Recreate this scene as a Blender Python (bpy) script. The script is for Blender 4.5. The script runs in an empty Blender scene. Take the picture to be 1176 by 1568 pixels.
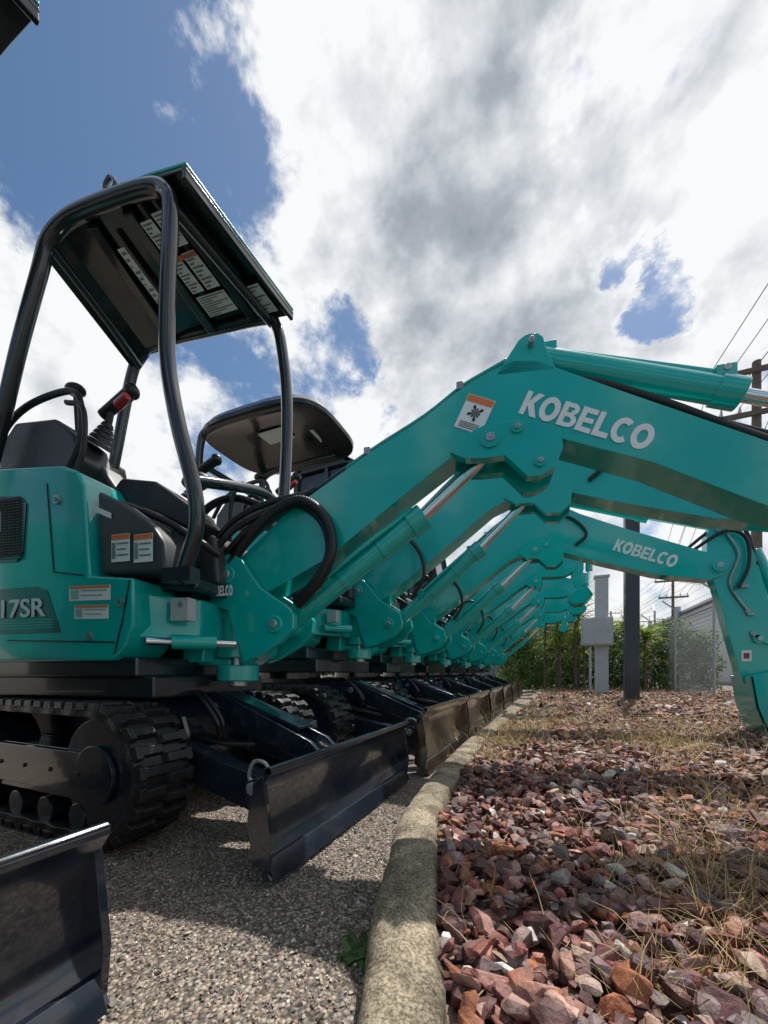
import bpy, bmesh, math, random
import numpy as np
from mathutils import Vector, Matrix
from mathutils import noise as mnoise
random.seed(7); np.random.seed(7)
SC=bpy.context.scene
COL=SC.collection
# ------------------------------------------------------------ materials
def nmat(name):
    m=bpy.data.materials.new(name); m.use_nodes=True
    nt=m.node_tree; b=nt.nodes['Principled BSDF']
    return m,nt,b
def mat(name,col,rough=.4,metal=0.,coat=0.,var=.15,nscale=6.,bump=0.,bscale=60.,dust=None,dustamt=.0,rvar=.12):
    m,nt,b=nmat(name); N=nt.nodes; L=nt.links
    tc=N.new('ShaderNodeTexCoord')
    n=N.new('ShaderNodeTexNoise'); n.inputs['Scale'].default_value=nscale; n.inputs['Detail'].default_value=5
    L.new(tc.outputs['Object'],n.inputs['Vector'])
    r=N.new('ShaderNodeValToRGB')
    r.color_ramp.elements[0].position=.3; r.color_ramp.elements[1].position=.7
    c=Vector(col)
    r.color_ramp.elements[0].color=(*(c*(1-var)),1); r.color_ramp.elements[1].color=(*[min(1,x*(1+var)) for x in c],1)
    L.new(n.outputs['Fac'],r.inputs['Fac']); out=r.outputs['Color']
    if dust:
        n2=N.new('ShaderNodeTexNoise'); n2.inputs['Scale'].default_value=nscale*2.7; n2.inputs['Detail'].default_value=7; n2.inputs['Roughness'].default_value=.7
        L.new(tc.outputs['Object'],n2.inputs['Vector'])
        mr=N.new('ShaderNodeMapRange'); mr.inputs['From Min'].default_value=.5; mr.inputs['From Max'].default_value=.75
        mr.inputs['To Max'].default_value=dustamt
        L.new(n2.outputs['Fac'],mr.inputs['Value'])
        mx=N.new('ShaderNodeMix'); mx.data_type='RGBA'
        L.new(mr.outputs['Result'],mx.inputs['Factor']); L.new(out,mx.inputs[6]); mx.inputs[7].default_value=(*dust,1)
        out=mx.outputs[2]
    L.new(out,b.inputs['Base Color'])
    mr=N.new('ShaderNodeMapRange'); mr.inputs['From Min'].default_value=.3; mr.inputs['From Max'].default_value=.7; mr.inputs['To Min'].default_value=max(0,rough-rvar); mr.inputs['To Max'].default_value=min(1,rough+rvar)
    L.new(n.outputs['Fac'],mr.inputs['Value']); L.new(mr.outputs['Result'],b.inputs['Roughness'])
    b.inputs['Metallic'].default_value=metal
    b.inputs['Coat Weight'].default_value=coat; b.inputs['Coat Roughness'].default_value=.05
    if bump:
        n4=N.new('ShaderNodeTexNoise'); n4.inputs['Scale'].default_value=bscale; n4.inputs['Detail'].default_value=3
        L.new(tc.outputs['Object'],n4.inputs['Vector'])
        bp=N.new('ShaderNodeBump'); bp.inputs['Strength'].default_value=bump; bp.inputs['Distance'].default_value=.01
        L.new(n4.outputs['Fac'],bp.inputs['Height']); L.new(bp.outputs['Normal'],b.inputs['Normal'])
    return m
TEAL=mat('teal_paint',(.0,.42,.385),.2,0,.55,.05,3,.03,14,rvar=.06)
TEALD=mat('teal_paint_frame',(.0,.29,.27),.25,0,.4,.06,3,.03,14,rvar=.06)
DARK=mat('charcoal_paint',(.016,.022,.028),.22,0,.5,.1,4,rvar=.06)
ROOFM=mat('canopy_roof_paint',(.007,.012,.012),.22,0,.3,.2,4)
NAVY=mat('blade_navy_paint',(.012,.019,.032),.2,0,.7,.15,4,.03,20,dust=(.12,.11,.10),dustamt=.3)
ROCKREFL=mat('blade_worn_steel_rock_reflection',(.24,.20,.165),.2,.9,.3,.2,4,dust=(.26,.21,.16),dustamt=.4)  # brown of the reflected rocks put into the steel's base colour
STEEL=mat('worn_steel_edge',(.33,.34,.35),.4,.8,0,.2,12,dust=(.2,.17,.13),dustamt=.6)
RUBBER=mat('track_rubber',(.012,.013,.015),.42,0,0,.25,8,.3,80,dust=(.09,.08,.07),dustamt=.35)
PLAST=mat('console_plastic',(.045,.05,.056),.4,0,0,.1,5,.1,200)
BLACK=mat('black_rubber_hose',(.01,.01,.011),.4,0,0,.1,9)
SEAT=mat('seat_vinyl',(.015,.016,.018),.35,0,0,.1,9,.1,120)
CHROME=mat('chrome_rod',(.75,.76,.78),.12,1,0,.03,9,rvar=.05)
WHITE=mat('white_decal',(.8,.82,.82),.4,0,0,.03,9)
ORANGE=mat('orange_decal',(.75,.18,.04),.4,0,0,.03,9)
GREYD=mat('grey_decal_print',(.2,.21,.22),.5,0,0,.5,160)
RED=mat('red_plastic',(.4,.02,.02),.35)
GLASS=mat('cab_glass',(.02,.03,.035),.06,0,.6,.05,4,rvar=.02)
GREYP=mat('grey_painted_box',(.45,.47,.48),.5,0,0,.06,6)
PIN=mat('pin_steel',(.4,.42,.43),.3,.7,0,.1,20)
# ------------------------------------------------------------ mesh builder
def bez(pts,n=6):
    pts=[Vector(p) for p in pts]
    if len(pts)<3: return pts
    P=[pts[0]*2-pts[1]]+pts+[pts[-1]*2-pts[-2]]; out=[]
    for i in range(1,len(P)-2):
        for k in range(n):
            t=k/n; a,b,c,d=P[i-1],P[i],P[i+1],P[i+2]
            out.append(.5*((2*b)+(c-a)*t+(2*a-5*b+4*c-d)*t*t+(3*b-a-3*c+d)*t**3))
    out.append(pts[-1]); return out
class MB:
    def __init__(s): s.v=[]; s.f=[]; s.m=[]; s.mats=[]; s.cur=0
    def mt(s,m):
        if m not in s.mats: s.mats.append(m)
        s.cur=s.mats.index(m); return s
    def add(s,vs,fs):
        o=len(s.v); s.v+= [tuple(v) for v in vs]; s.f+=[tuple(o+i for i in f) for f in fs]; s.m+=[s.cur]*len(fs); return s
    def box(s,c,sz,R=None,taper=1.):
        vs=[]
        for z in (-.5,.5):
            k=taper if z>0 else 1
            for x,y in ((-.5,-.5),(.5,-.5),(.5,.5),(-.5,.5)):
                p=Vector((x*sz[0]*k,y*sz[1]*k,z*sz[2]))
                if R is not None: p=R@p
                vs.append(p+Vector(c))
        return s.add(vs,[(3,2,1,0),(4,5,6,7),(0,1,5,4),(1,2,6,5),(2,3,7,6),(3,0,4,7)])
    def beam(s,p0,p1,w,h):
        p0=Vector(p0);p1=Vector(p1);d=p1-p0; q=d.to_track_quat('X','Z').to_matrix()
        return s.box((p0+p1)/2,(d.length,w,h),q)
    def prism(s,prof,y0,y1):
        A=sum(prof[i][0]*prof[(i+1)%len(prof)][1]-prof[(i+1)%len(prof)][0]*prof[i][1] for i in range(len(prof)))
        if A<0: prof=prof[::-1]
        n=len(prof)
        vs=[(x,y0,z) for x,z in prof]+[(x,y1,z) for x,z in prof]
        return s.add(vs,[tuple(range(n)),tuple(range(2*n-1,n-1,-1))]+[((i+1)%n,i,n+i,n+(i+1)%n) for i in range(n)])
    def cyl(s,p0,p1,r0,r1=None,n=20,cap=True):
        r1=r0 if r1 is None else r1
        p0=Vector(p0);p1=Vector(p1); q=(p1-p0).to_track_quat('Z','Y').to_matrix()
        vs=[p0+q@Vector((r0*math.cos(2*math.pi*i/n),r0*math.sin(2*math.pi*i/n),0)) for i in range(n)]
        vs+=[p1+q@Vector((r1*math.cos(2*math.pi*i/n),r1*math.sin(2*math.pi*i/n),0)) for i in range(n)]
        fs=[(i,(i+1)%n,n+(i+1)%n,n+i) for i in range(n)]
        if cap: fs+=[tuple(range(n-1,-1,-1)),tuple(range(n,2*n))]
        return s.add(vs,fs)
    def tube(s,pts,r,n=10,sm=6,sy=1.,cor=0.):
        P=bez(pts,sm); vs=[];fs=[]
        if cor:
            Q=[]
            for i in range(len(P)-1):
                k=max(1,int((P[i+1]-P[i]).length/.006)); Q+=[P[i].lerp(P[i+1],j/k) for j in range(k)]
            P=Q+[P[-1]]
        prev=None
        for i,p in enumerate(P):
            t=(P[min(i+1,len(P)-1)]-P[max(i-1,0)]).normalized()
            if prev is None:
                u=t.cross(Vector((0,1,0)))
                if u.length<.1: u=t.cross(Vector((0,0,1)))
                u.normalize()
            else: u=(prev-t*prev.dot(t)).normalized()
            prev=u; w=t.cross(u); rr=r*(1+(cor if i%2 else -cor))
            for k in range(n):
                a=2*math.pi*k/n; vs.append(p+u*rr*math.cos(a)+w*rr*sy*math.sin(a))
        for i in range(len(P)-1):
            for k in range(n):
                fs.append((i*n+k,(i+1)*n+k,(i+1)*n+(k+1)%n,i*n+(k+1)%n))
        fs.append(tuple(range(n))); fs.append(tuple(range((len(P)-1)*n+n-1,(len(P)-1)*n-1,-1)))
        return s.add(vs,fs)
    def ball(s,c,r,n=12,m=8,sc=(1,1,1)):
        vs=[];fs=[]
        for j in range(m+1):
            ph=math.pi*j/m
            for i in range(n):
                a=2*math.pi*i/n; vs.append(Vector(c)+Vector((r*sc[0]*math.sin(ph)*math.cos(a),r*sc[1]*math.sin(ph)*math.sin(a),r*sc[2]*math.cos(ph))))
        for j in range(m):
            for i in range(n): fs.append((j*n+i,(j+1)*n+i,(j+1)*n+(i+1)%n,j*n+(i+1)%n))
        return s.add(vs,fs)
    def build(s,name,parent=None,bevel=.006,smooth=True,seg=2,ang=35,recalc=True):
        me=bpy.data.meshes.new(name); me.from_pydata(s.v,[],s.f)
        for m in s.mats: me.materials.append(m)
        if len(me.polygons)==len(s.m): me.polygons.foreach_set('material_index',s.m)
        if recalc:
            bm=bmesh.new(); bm.from_mesh(me); bmesh.ops.recalc_face_normals(bm,faces=bm.faces); bm.to_mesh(me); bm.free()
        if smooth:
            me.shade_smooth()
            if not bevel: me.set_sharp_from_angle(angle=math.radians(ang))
        else: me.shade_flat()
        o=bpy.data.objects.new(name,me); COL.objects.link(o)
        if parent: o.parent=parent
        if bevel:
            b=o.modifiers.new('bevel','BEVEL'); b.width=bevel; b.segments=seg; b.limit_method='ANGLE'; b.angle_limit=math.radians(ang); b.harden_normals=True
        return o
def empty(name,loc=(0,0,0),rz=0,parent=None):
    e=bpy.data.objects.new(name,None); COL.objects.link(e); e.location=loc; e.rotation_euler=(0,0,rz); e.empty_display_size=.2
    if parent: e.parent=parent
    return e
def text(name,body,p,width,ang,parent,m=WHITE,bold=.02,h=None):
    cu=bpy.data.curves.new(name,'FONT'); cu.body=body; cu.size=1; cu.offset=bold; cu.extrude=.004
    o=bpy.data.objects.new(name,cu); COL.objects.link(o); cu.materials.append(m)
    bpy.context.view_layer.update()
    w,hh=o.dimensions[0],o.dimensions[1]
    sx=width/w; sy=sx if h is None else h/hh
    o.scale=(sx,sy,.3); o.location=p; o.rotation_euler=(math.pi/2,ang,0); o.parent=parent
    return o
def arc(cx,cz,rx,rz,ix,iz,a0,a1,n=20):
    A=[math.radians(a0+(a1-a0)*i/n) for i in range(n+1)]
    return [[(cx+rx*math.cos(A[i]),cz+rz*math.sin(A[i])),(cx+rx*math.cos(A[i+1]),cz+rz*math.sin(A[i+1])),(cx+ix*math.cos(A[i+1]),cz+iz*math.sin(A[i+1])),(cx+ix*math.cos(A[i]),cz+iz*math.sin(A[i]))] for i in range(n)]
def rc(a,b,c,d): return [[(a,c),(b,c),(b,d),(a,d)]]
GL={'K':[rc(0,.3,0,1),[[(.30,.42),(.30,.6),(.62,1),(1.0,1),(.56,.5)]],[[(.38,.52),(.60,.55),(1.04,0),(.66,0),(.30,.42)]]],
 'O':[arc(.52,.5,.56,.52,.25,.27,0,360,32)],
 'B':[rc(0,.3,0,1),rc(.3,.55,.82,1),rc(.3,.58,.42,.60),rc(.3,.58,0,.18),arc(.55,.76,.36,.24,.1,.06,-90,90,12),arc(.57,.28,.42,.28,.14,.1,-90,90,12)],
 'E':[rc(0,.3,0,1),rc(.3,.85,.79,1),rc(.3,.8,.40,.60),rc(.3,.87,0,.21)],
 'L':[rc(0,.3,0,1),rc(.3,.85,0,.22)],
 'C':[arc(.54,.5,.56,.52,.26,.28,48,312,26)]}
ADV={'K':1.06,'O':1.16,'B':1.06,'E':.96,'L':.9,'C':1.1}
def lettering(name,par,x,z,width,h,ang,y,m=None):
    tot=sum(ADV[c] for c in 'KOBELCO'); u=width/tot; mb=MB().mt(m or WHITE); X=0; k=0
    ca,sa=math.cos(ang),-math.sin(ang)
    for ch in 'KOBELCO':
        for grp in GL[ch]:
            k+=1; yy=y-.0003*(k%6)
            for poly in grp:
                P=[((X+a)*u,b*h) for a,b in poly]
                mb.add([(x+a*ca-b*sa,yy,z+a*sa+b*ca) for a,b in P],[tuple(range(len(P)))])
        X+=ADV[ch]
    return mb.build(name,par,0,smooth=False,recalc=False)
GD=.09
def gz(x):
    t=max(0.,min(1.,(-x-.5)/.9)); return -GD*t*t*(3-2*t)
# ------------------------------------------------------------ track (bottom of belt at local z=-GD)
def track(par,x0,x1,y0,y1,top,nm,step=.078):
    h=top+GD-.005; zb=-GD+.005
    R=h/2-.03; zc=h/2+zb; xa=x0+R+.03; xb=x1-R-.03
    L=xb-xa; per=2*L+2*math.pi*R; n=int(per/step/2)*2
    def pt(s,r):
        s%=per
        if s<L: return Vector((xa+s,0,zc+r)),Vector((0,0,1))
        s-=L
        if s<math.pi*R:
            a=math.pi/2-s/R; d=Vector((math.cos(a),0,math.sin(a))); return Vector((xb,0,zc))+d*r,d
        s-=math.pi*R
        if s<L: return Vector((xb-s,0,zc-r)),Vector((0,0,-1))
        s-=L; a=-math.pi/2-s/R; d=Vector((math.cos(a),0,math.sin(a))); return Vector((xa,0,zc))+d*r,d
    mb=MB().mt(RUBBER)
    N=n*2
    vs=[];fs=[]
    for i in range(N):
        s=per*i/N
        wob=.008*(1 if i%4<2 else 0)
        for r,y in ((R,y0+wob),(R,y1-wob),(R-.035,y1-wob),(R-.035,y0+wob)):
            p,_=pt(s,r); vs.append((p.x,y,p.z))
    for i in range(N):
        j=(i+1)%N
        for k in range(4): fs.append((i*4+k,j*4+k,j*4+(k+1)%4,i*4+(k+1)%4))
    mb.add(vs,fs)
    w=(y1-y0)
    for i in range(n):
        s=per*i/n
        for side in (0,1):
            p,d=pt(s+(per/n/2 if side else 0),R+.013); t=Vector((d.z,0,-d.x))
            M=Matrix((t,Vector((0,1,0)),d)).transposed()
            yc=y0+w*(.27 if side==0 else .73)
            mb.box((p.x,yc,p.z),(step*.60,w*.5,.030),M,.78)
            mb.box((p.x,(y0+.018 if side==0 else y1-.018),p.z-d.z*.004),(step*.85,.036,.032),M,.8)
    mb.build(nm+'_belt',par,.004,seg=1)
    fr=MB().mt(NAVY)
    fr.box(((x0+x1)/2,(y0+y1)/2,zc-.02),(L*.98,w*.62,h*.36))
    pp=[(xa,zc-.09),(xb-.02,zc-.09),(xb+.05,zc-.03),(xb+.05,zc+.05),(xb-.1,zc+.09),(xa,zc+.09)]
    fr.prism(pp,y0+.012,y0+.03); fr.prism(pp,y1-.03,y1-.012)
    for x in (xa,xb): fr.cyl((x,y0+.035,zc),(x,y1-.035,zc),R-.04,n=28); fr.cyl((x,y0+.01,zc),(x,y0+.03,zc),R*.45,n=20)
    for k in range(4):
        x=xa+L*(k+.6)/4.2; fr.cyl((x,y0+.03,zb+.11),(x,y1-.03,zb+.11),.06)
    for k in range(5): fr.cyl((xa+L*(k+.5)/5,y0+.004,zc+.0),(xa+L*(k+.5)/5,y0+.014,zc+.0),.011,n=8)
    fr.build(nm+'_frame',par,.005)
def undercarriage(par,half,tw,h,x0,x1,blade_w,blade_h,bx,bm,top):
    track(par,x0,x1,-half,-half+tw,h,'track_right'); track(par,x0,x1,half-tw,half,h,'track_left')
    mb=MB().mt(NAVY)
    xc=(x0+x1)/2
    mb.prism([(xc-.45,.12),(xc+.5,.12),(xc+.6,h*.8),(xc+.4,h+.04),(xc-.3,h+.04),(xc-.5,h*.8)],-half+tw+.01,half-tw-.01)
    mb.cyl((xc,0,h+.03),(xc,0,top),.3,n=40)
    for sg in (-1,1):
        mb.beam((x1-.4,sg*.24,.27),(bx-.09,sg*.36,.13),.08,.15)
        mb.beam((x1-.4,sg*.24,.36),(bx-.3,sg*.33,.2),.085,.03)
        mb.prism([(bx-.26,.06),(bx-.09,.03),(bx-.09,.25),(bx-.12,.28),(bx-.2,.2)],sg*.36-.02,sg*.36+.02)
        mb.prism([(x1-.42,.2),(x1-.2,.2),(x1-.16,.34),(x1-.2,.44),(x1-.42,.48)],sg*.22-.06,sg*.22-.035)
        mb.cyl((x1-.25,sg*.13,.33),(x1-.25,sg*.31,.33),.05)
    for a_,b_ in ((-.085,-.06),(.06,.085)): mb.prism([(x1-.26,h-.01),(x1-.18,h+.02),(bx-.22,.33),(bx-.13,.24),(bx-.17,.21),(x1-.28,h-.1)],a_,b_)
    mb.prism([(x1-.2,h+.0),(x1-.16,h+.02),(bx-.3,.39),(bx-.3,.375)],-.06,.06)
    mb.cyl((x1-.24,0,h-.1),(bx-.3,0,.28),.045)
    mb.mt(CHROME).cyl((bx-.3,0,.28),(bx-.12,0,.2),.024)
    mb.mt(PIN).cyl((bx-.12,-.11,.21),(bx-.12,.11,.21),.02).cyl((x1-.2,-.1,h-.06),(x1-.2,.1,h-.06),.025)
    mb.tube([(bx-.09,-blade_w*.40,.285),(bx-.12,-blade_w*.40,.33),(bx-.17,-blade_w*.40,.33),(bx-.19,-blade_w*.40,.27),(bx-.13,-blade_w*.40,.23)],.008,8)
    mb.cyl((bx-.14,-blade_w*.44,.25),(bx-.14,-blade_w*.36,.25),.022,n=14)
    mb.mt(NAVY)
    for f in (.43,.38): mb.prism([(bx-.088,.08),(bx-.082,.25),(bx-.12,.29),(bx-.17,.27),(bx-.17,.21),(bx-.13,.1)],-blade_w*f,-blade_w*(f-.02))
    mb.mt(BLACK)
    for k in range(4): mb.tube([(x1-.55,-.06-.05*k,h+.04),(x1-.42,-.14-.04*k,h-.04),(x1-.25,-.15-.03*k,h-.17),(x1-.05,-.13-.02*k,h-.22),(x1+.1,-.11,.3)],.012,8)
    for k in range(2): mb.tube([(x1-.30,-.15,h+.02),(x1-.14,-.2-.03*k,h+.01),(x1-.02,-.2-.03*k,h-.12),(x1-.08,-.18,h-.22),(x1-.25,-.14,h-.24)],.012,8)
    mb.build('undercarriage_frame',par,.005)
    b=MB().mt(bm); k=blade_h/.33
    fr=[(.012,.33),(-.03,.28),(-.055,.2),(-.055,.12),(-.035,.06),(0,.015),(.012,.0)]
    bk=[(-.012,0),(-.03,.03),(-.07,.08),(-.085,.16),(-.075,.24),(-.04,.3),(-.02,.345),(.012,.35)]
    b.prism([(bx+x,z*k+.005) for x,z in fr+bk],-blade_w/2,blade_w/2)
    for sg in (-1,1): b.prism([(bx-.075,.05*k),(bx+.0,.02),(bx+.012,.12*k),(bx-.02,.33*k),(bx-.06,.3*k)],sg*(blade_w/2-.006)-.008,sg*(blade_w/2-.006)+.008)
    b.prism([(bx+.016,-.005),(bx+.02,-.005),(bx-.008,.06*k),(bx-.022,.06*k)],-blade_w/2+.01,blade_w/2-.01)
    b.mt(bm).tube([(bx+.0,-blade_w/2,.345*k),(bx+.0,0,.345*k),(bx+.0,blade_w/2,.345*k)],.013,10,2)
    b.build('dozer_blade',par,.004)
def boom_parts(par,B,kind):
    Z=Vector
    w=B['w']
    mb=MB().mt(TEAL)
    mb.prism(B['boom'],-w,w)
    mb.prism(B['plate'],-w-.018,-w+.03); mb.prism(B['plate'],w-.03,w+.018)
    for (x,z,r) in B['boss']:
        mb.cyl((x,-w-.028,z),(x,w+.028,z),r,n=24)
    x,z=B['knee']
    for sg in (-1,1): mb.prism([(x-.14,z-.1),(x-.05,z+.03),(x-.025,z+.047),(x,z+.052),(x+.03,z+.045),(x+.05,z+.025),(x+.06,z-.02),(x+.1,z-.12)],sg*w*.75-.02,sg*w*.75+.02)
    mb.mt(PIN)
    for (x,z,r) in B['boss']+[(B['knee'][0],B['knee'][1],.03)]:
        mb.cyl((x,-w-.036,z),(x,w+.036,z),r*.45,n=16)
        mb.cyl((x,-w-.040,z),(x,-w-.034,z),r*.18,n=8)
    mb.build('boom',par,.008,seg=3)
    hd=MB()
    p=[Z((a,0,b)) for a,b in B['armcyl']]
    d=(p[1]-p[0]).normalized()
    hd.mt(TEAL).cyl(p[0]-d*0.02,p[1],B['rc'],n=28).cyl(p[1]-d*.09,p[1]+d*.005,B['rc']*1.15,n=28).cyl(p[0]-d*.02,p[0]+d*.05,B['rc']*1.12,n=28)
    hd.cyl(p[0]+Z((0,-B['rc'],0)),p[0]+Z((0,B['rc'],0)),B['rc']*.9,n=20)
    hd.cyl(p[0].lerp(p[1],.12)+Z((0,0,B['rc'])),p[0].lerp(p[1],.97)+Z((0,0,B['rc']+.02)),.014,n=10)
    hd.box(p[0].lerp(p[1],.93)+Z((0,0,B['rc']+.02)),(.07,.05,.05)).box(p[0].lerp(p[1],.1)+Z((0,0,B['rc']+.0)),(.06,.05,.05))
    hd.mt(PIN).cyl(p[0].lerp(p[1],.93)+Z((0,-.03,B['rc']+.03)),p[0].lerp(p[1],.93)+Z((0,.03,B['rc']+.03)),.014,n=10)
    hd.mt(CHROME).cyl(p[1],p[2],B['rc']*.5,n=20)
    q=[Z((a,0,b)) for a,b in B['lift']]
    d=(q[1]-q[0]).normalized()
    hd.mt(TEAL).cyl(q[0],q[1],B['rc']*1.05,n=28).cyl(q[1]-d*.08,q[1],B['rc']*1.25,n=28).box(q[1]-d*.1+Z((0,0,.055)),(.06,.06,.05))
    hd.cyl(q[0]+Z((0,-.06,0)),q[0]+Z((0,.06,0)),B['rc']*1.1,n=20)
    hd.box(q[0].lerp(q[1],.35)+Z((0,-.06,.04)),(.05,.05,.05),d.to_track_quat('X','Z').to_matrix())
    for t in (.45,.72): hd.cyl(q[0].lerp(q[1],t)-d*.012,q[0].lerp(q[1],t)+d*.012,B['rc']*1.13,n=24)
    hd.tube([q[0].lerp(q[1],.33)+Z((0,-.06,.05)),q[0].lerp(q[1],.6)+Z((0,-.065,.05)),q[1]-d*.06+Z((0,-.03,.06))],.012,8,3)
    hd.mt(CHROME).cyl(q[1],q[2],B['rc']*.55,n=20)
    hd.mt(TEAL).cyl(q[2]+Z((0,-.055,0)),q[2]+Z((0,.055,0)),B['rc']*1.0,n=20)
    hd.mt(TEALD)
    for yy in (-.05,-.02,.03):
        hd.tube([(a+0.0,yy,b+.022) for a,b in B['topline']],.011,8,4)
    hd.mt(STEEL)
    for a,b in B['topline'][1:-1:2]: hd.box((a,0,b+.02),(.03,.15,.035))
    hd.build('cylinders_and_lines',par,.003)
    ho=MB().mt(BLACK)
    for k,pts in enumerate(B['hoses']):
        ho.tube([Z(a) for a in pts],(.024 if (k==0 and kind=='A') else B.get('hr',.015)),10,6,1.,(.09 if (k<2 and kind=='A') else 0))
    ho.build('hydraulic_hoses',par,0,ang=70)
    sb=MB().mt(TEAL)
    bx=B['brk']
    for sg in (-1,1): sb.prism(bx,sg*(w+.03)-.022,sg*(w+.03)+.022)
    sb.prism(B['brk_core'],-w+.01,w-.01)
    z0,z1=B['pz']; x=B['piv']
    sb.cyl((x,0,z0),(x,0,z0+.085),.108,n=32).cyl((x,0,z0+.12),(x,0,z0+.19),.108,n=32).cyl((x,0,z0+.19),(x,0,z1-.12),.085,n=32).cyl((x,0,z1-.12),(x,0,z1-.02),.105,n=32)
    sb.box((x-.12,0,z0+.10),(.26,.17,.035)).box((x-.12,0,z1-.17),(.26,.17,.05))
    sb.mt(PIN).cyl((x,0,z0-.03),(x,0,z1+.01),.05,n=20)
    for (x,z) in B['brkpins']: sb.cyl((x,-w-.072,z),(x,w+.072,z),.022,n=14); sb.mt(TEAL).cyl((x,-w-.062,z),(x,w+.062,z),.045,n=20).mt(PIN)
    sb.build('swing_bracket',par,.008,seg=3)
BA=dict(w=.08,rc=.05,
 boom=[(.02,1.22),(.32,1.455),(.71,1.67),(.98,1.80),(1.14,1.90),(1.24,1.945),(1.36,1.985),(1.46,1.965),(1.80,1.77),(2.26,1.51),(2.78,1.24),(2.84,1.16),(2.78,1.08),(2.26,1.27),(1.89,1.48),(1.53,1.635),(1.42,1.675),(1.30,1.685),(1.13,1.625),(.89,1.465),(.51,1.20),(.21,1.06),(.05,1.05),(-.03,1.12)],
 plate=[(1.10,1.62),(1.15,1.68),(1.24,1.715),(1.35,1.72),(1.48,1.69),(1.55,1.645),(1.56,1.58),(1.53,1.50),(1.47,1.47),(1.42,1.475),(1.38,1.52),(1.33,1.575),(1.24,1.575),(1.16,1.585)],
 boss=[(1.27,1.655,.042),(1.38,1.685,.026),(.04,1.14,.05),(1.47,1.53,.024)],knee=(1.435,2.035),
 armcyl=[(1.44,2.04),(2.22,1.745),(2.72,1.56)],lift=[(.24,.885),(.97,1.39),(1.27,1.65)],
 topline=[(.32,1.46),(.71,1.675),(.98,1.805),(1.14,1.905),(1.24,1.95),(1.34,1.99)],
 hoses=[[(.0,-.11,1.2),(.13,-.12,1.34),(.26,-.12,1.44),(.40,-.125,1.47),(.52,-.13,1.38),(.56,-.13,1.24),(.50,-.12,1.10),(.36,-.09,.98)],
        [(-.02,-.08,1.25),(.1,-.1,1.36),(.25,-.1,1.45),(.38,-.1,1.46),(.5,-.11,1.36),(.53,-.11,1.22),(.46,-.1,1.1),(.34,-.08,1.0)],
        [(-.1,-.06,1.2),(.05,-.06,1.34),(.2,-.06,1.44),(.36,-.05,1.50),(.6,-.05,1.63)],
        [(-.1,.0,1.2),(.05,.0,1.36),(.2,.0,1.46),(.36,.0,1.52),(.6,.0,1.64)],
        [(-.14,-.1,1.18),(.0,-.13,1.26),(.12,-.13,1.36),(.28,-.09,1.46),(.45,-.06,1.55)],
        [(-.2,-.16,1.12),(-.06,-.17,1.24),(.06,-.15,1.36),(.2,-.11,1.44),(.36,-.08,1.51)],
        [(-.2,-.12,1.16),(-.08,-.14,1.3),(.04,-.12,1.42),(.2,-.08,1.5),(.4,-.03,1.55)],
        [(1.5,-.03,1.93),(1.7,-.04,1.86),(1.95,-.03,1.74),(2.2,-.02,1.60),(2.5,0,1.45)],
        [(1.5,.03,1.95),(1.7,.03,1.9),(1.95,.03,1.78),(2.2,.02,1.64),(2.5,0,1.49)]],
 brk=[(-.11,1.0),(-.10,1.14),(-.075,1.205),(-.03,1.245),(.03,1.245),(.08,1.21),(.18,1.07),(.33,.97),(.365,.93),(.36,.86),(.30,.80),(.18,.73),(.09,.70),(.05,.8),(.0,.96)],
 brk_core=[(-.08,.84),(-.08,1.03),(.0,1.05),(.1,.96),(.2,.88),(.16,.74),(.05,.68)],piv=-.03,pz=(.605,1.12),brkpins=[(-.0,1.14),(.26,.885)])
BB=dict(w=.09,rc=.055,
 boom=[(0,1.42),(.3,1.72),(.85,2.17),(1.2,2.4),(1.36,2.47),(1.5,2.47),(1.6,2.40),(1.8,2.27),(2.22,2.05),(2.9,1.72),(3.0,1.64),(2.95,1.53),(2.85,1.50),(2.44,1.59),(1.95,1.77),(1.63,1.9),(1.5,1.95),(1.38,1.97),(1.1,1.87),(.7,1.58),(.2,1.24),(.04,1.2),(-.04,1.3)],
 plate=[(1.2,1.93),(1.3,2.02),(1.42,2.05),(1.60,1.99),(1.65,1.93),(1.64,1.82),(1.57,1.76),(1.48,1.77),(1.4,1.86),(1.28,1.87)],
 boss=[(1.37,1.955,.05),(1.48,1.99,.03),(.04,1.32,.06),(2.92,1.62,.055)],knee=(1.56,2.5),
 armcyl=[(1.58,2.50),(2.4,2.18),(2.92,1.99)],lift=[(.3,1.05),(1.02,1.62),(1.37,1.95)],
 topline=[(.3,1.74),(.85,2.19),(1.2,2.42),(1.36,2.49),(1.5,2.49)],
 hoses=[[(.0,-.12,1.4),(.2,-.14,1.65),(.4,-.14,1.75),(.55,-.14,1.62),(.6,-.14,1.42),(.5,-.13,1.25)],
        [(-.1,-.04,1.35),(.05,-.04,1.62),(.25,-.04,1.76),(.5,-.04,1.9)],
        [(1.6,-.1,2.3),(1.75,-.12,2.2),(1.85,-.12,2.05),(1.75,-.11,1.95)],
        [(2.75,-.05,1.8),(2.95,-.12,1.92),(3.1,-.12,1.84),(3.12,-.12,1.6),(3.05,-.11,1.4)],
        [(2.7,.0,1.82),(2.9,-.03,1.97),(3.12,-.02,1.95),(3.2,-.06,1.6)]],
 brk=[(-.12,1.18),(-.11,1.32),(-.07,1.41),(0,1.46),(.08,1.42),(.22,1.25),(.4,1.13),(.42,1.04),(.36,.95),(.2,.88),(.1,.86),(.05,.95),(0,1.12)],
 brk_core=[(-.1,1.0),(-.1,1.2),(0,1.22),(.2,1.06),(.14,.9),(.05,.86)],piv=-.04,pz=(.77,1.3),brkpins=[(.02,1.34),(.3,1.05)])
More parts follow.
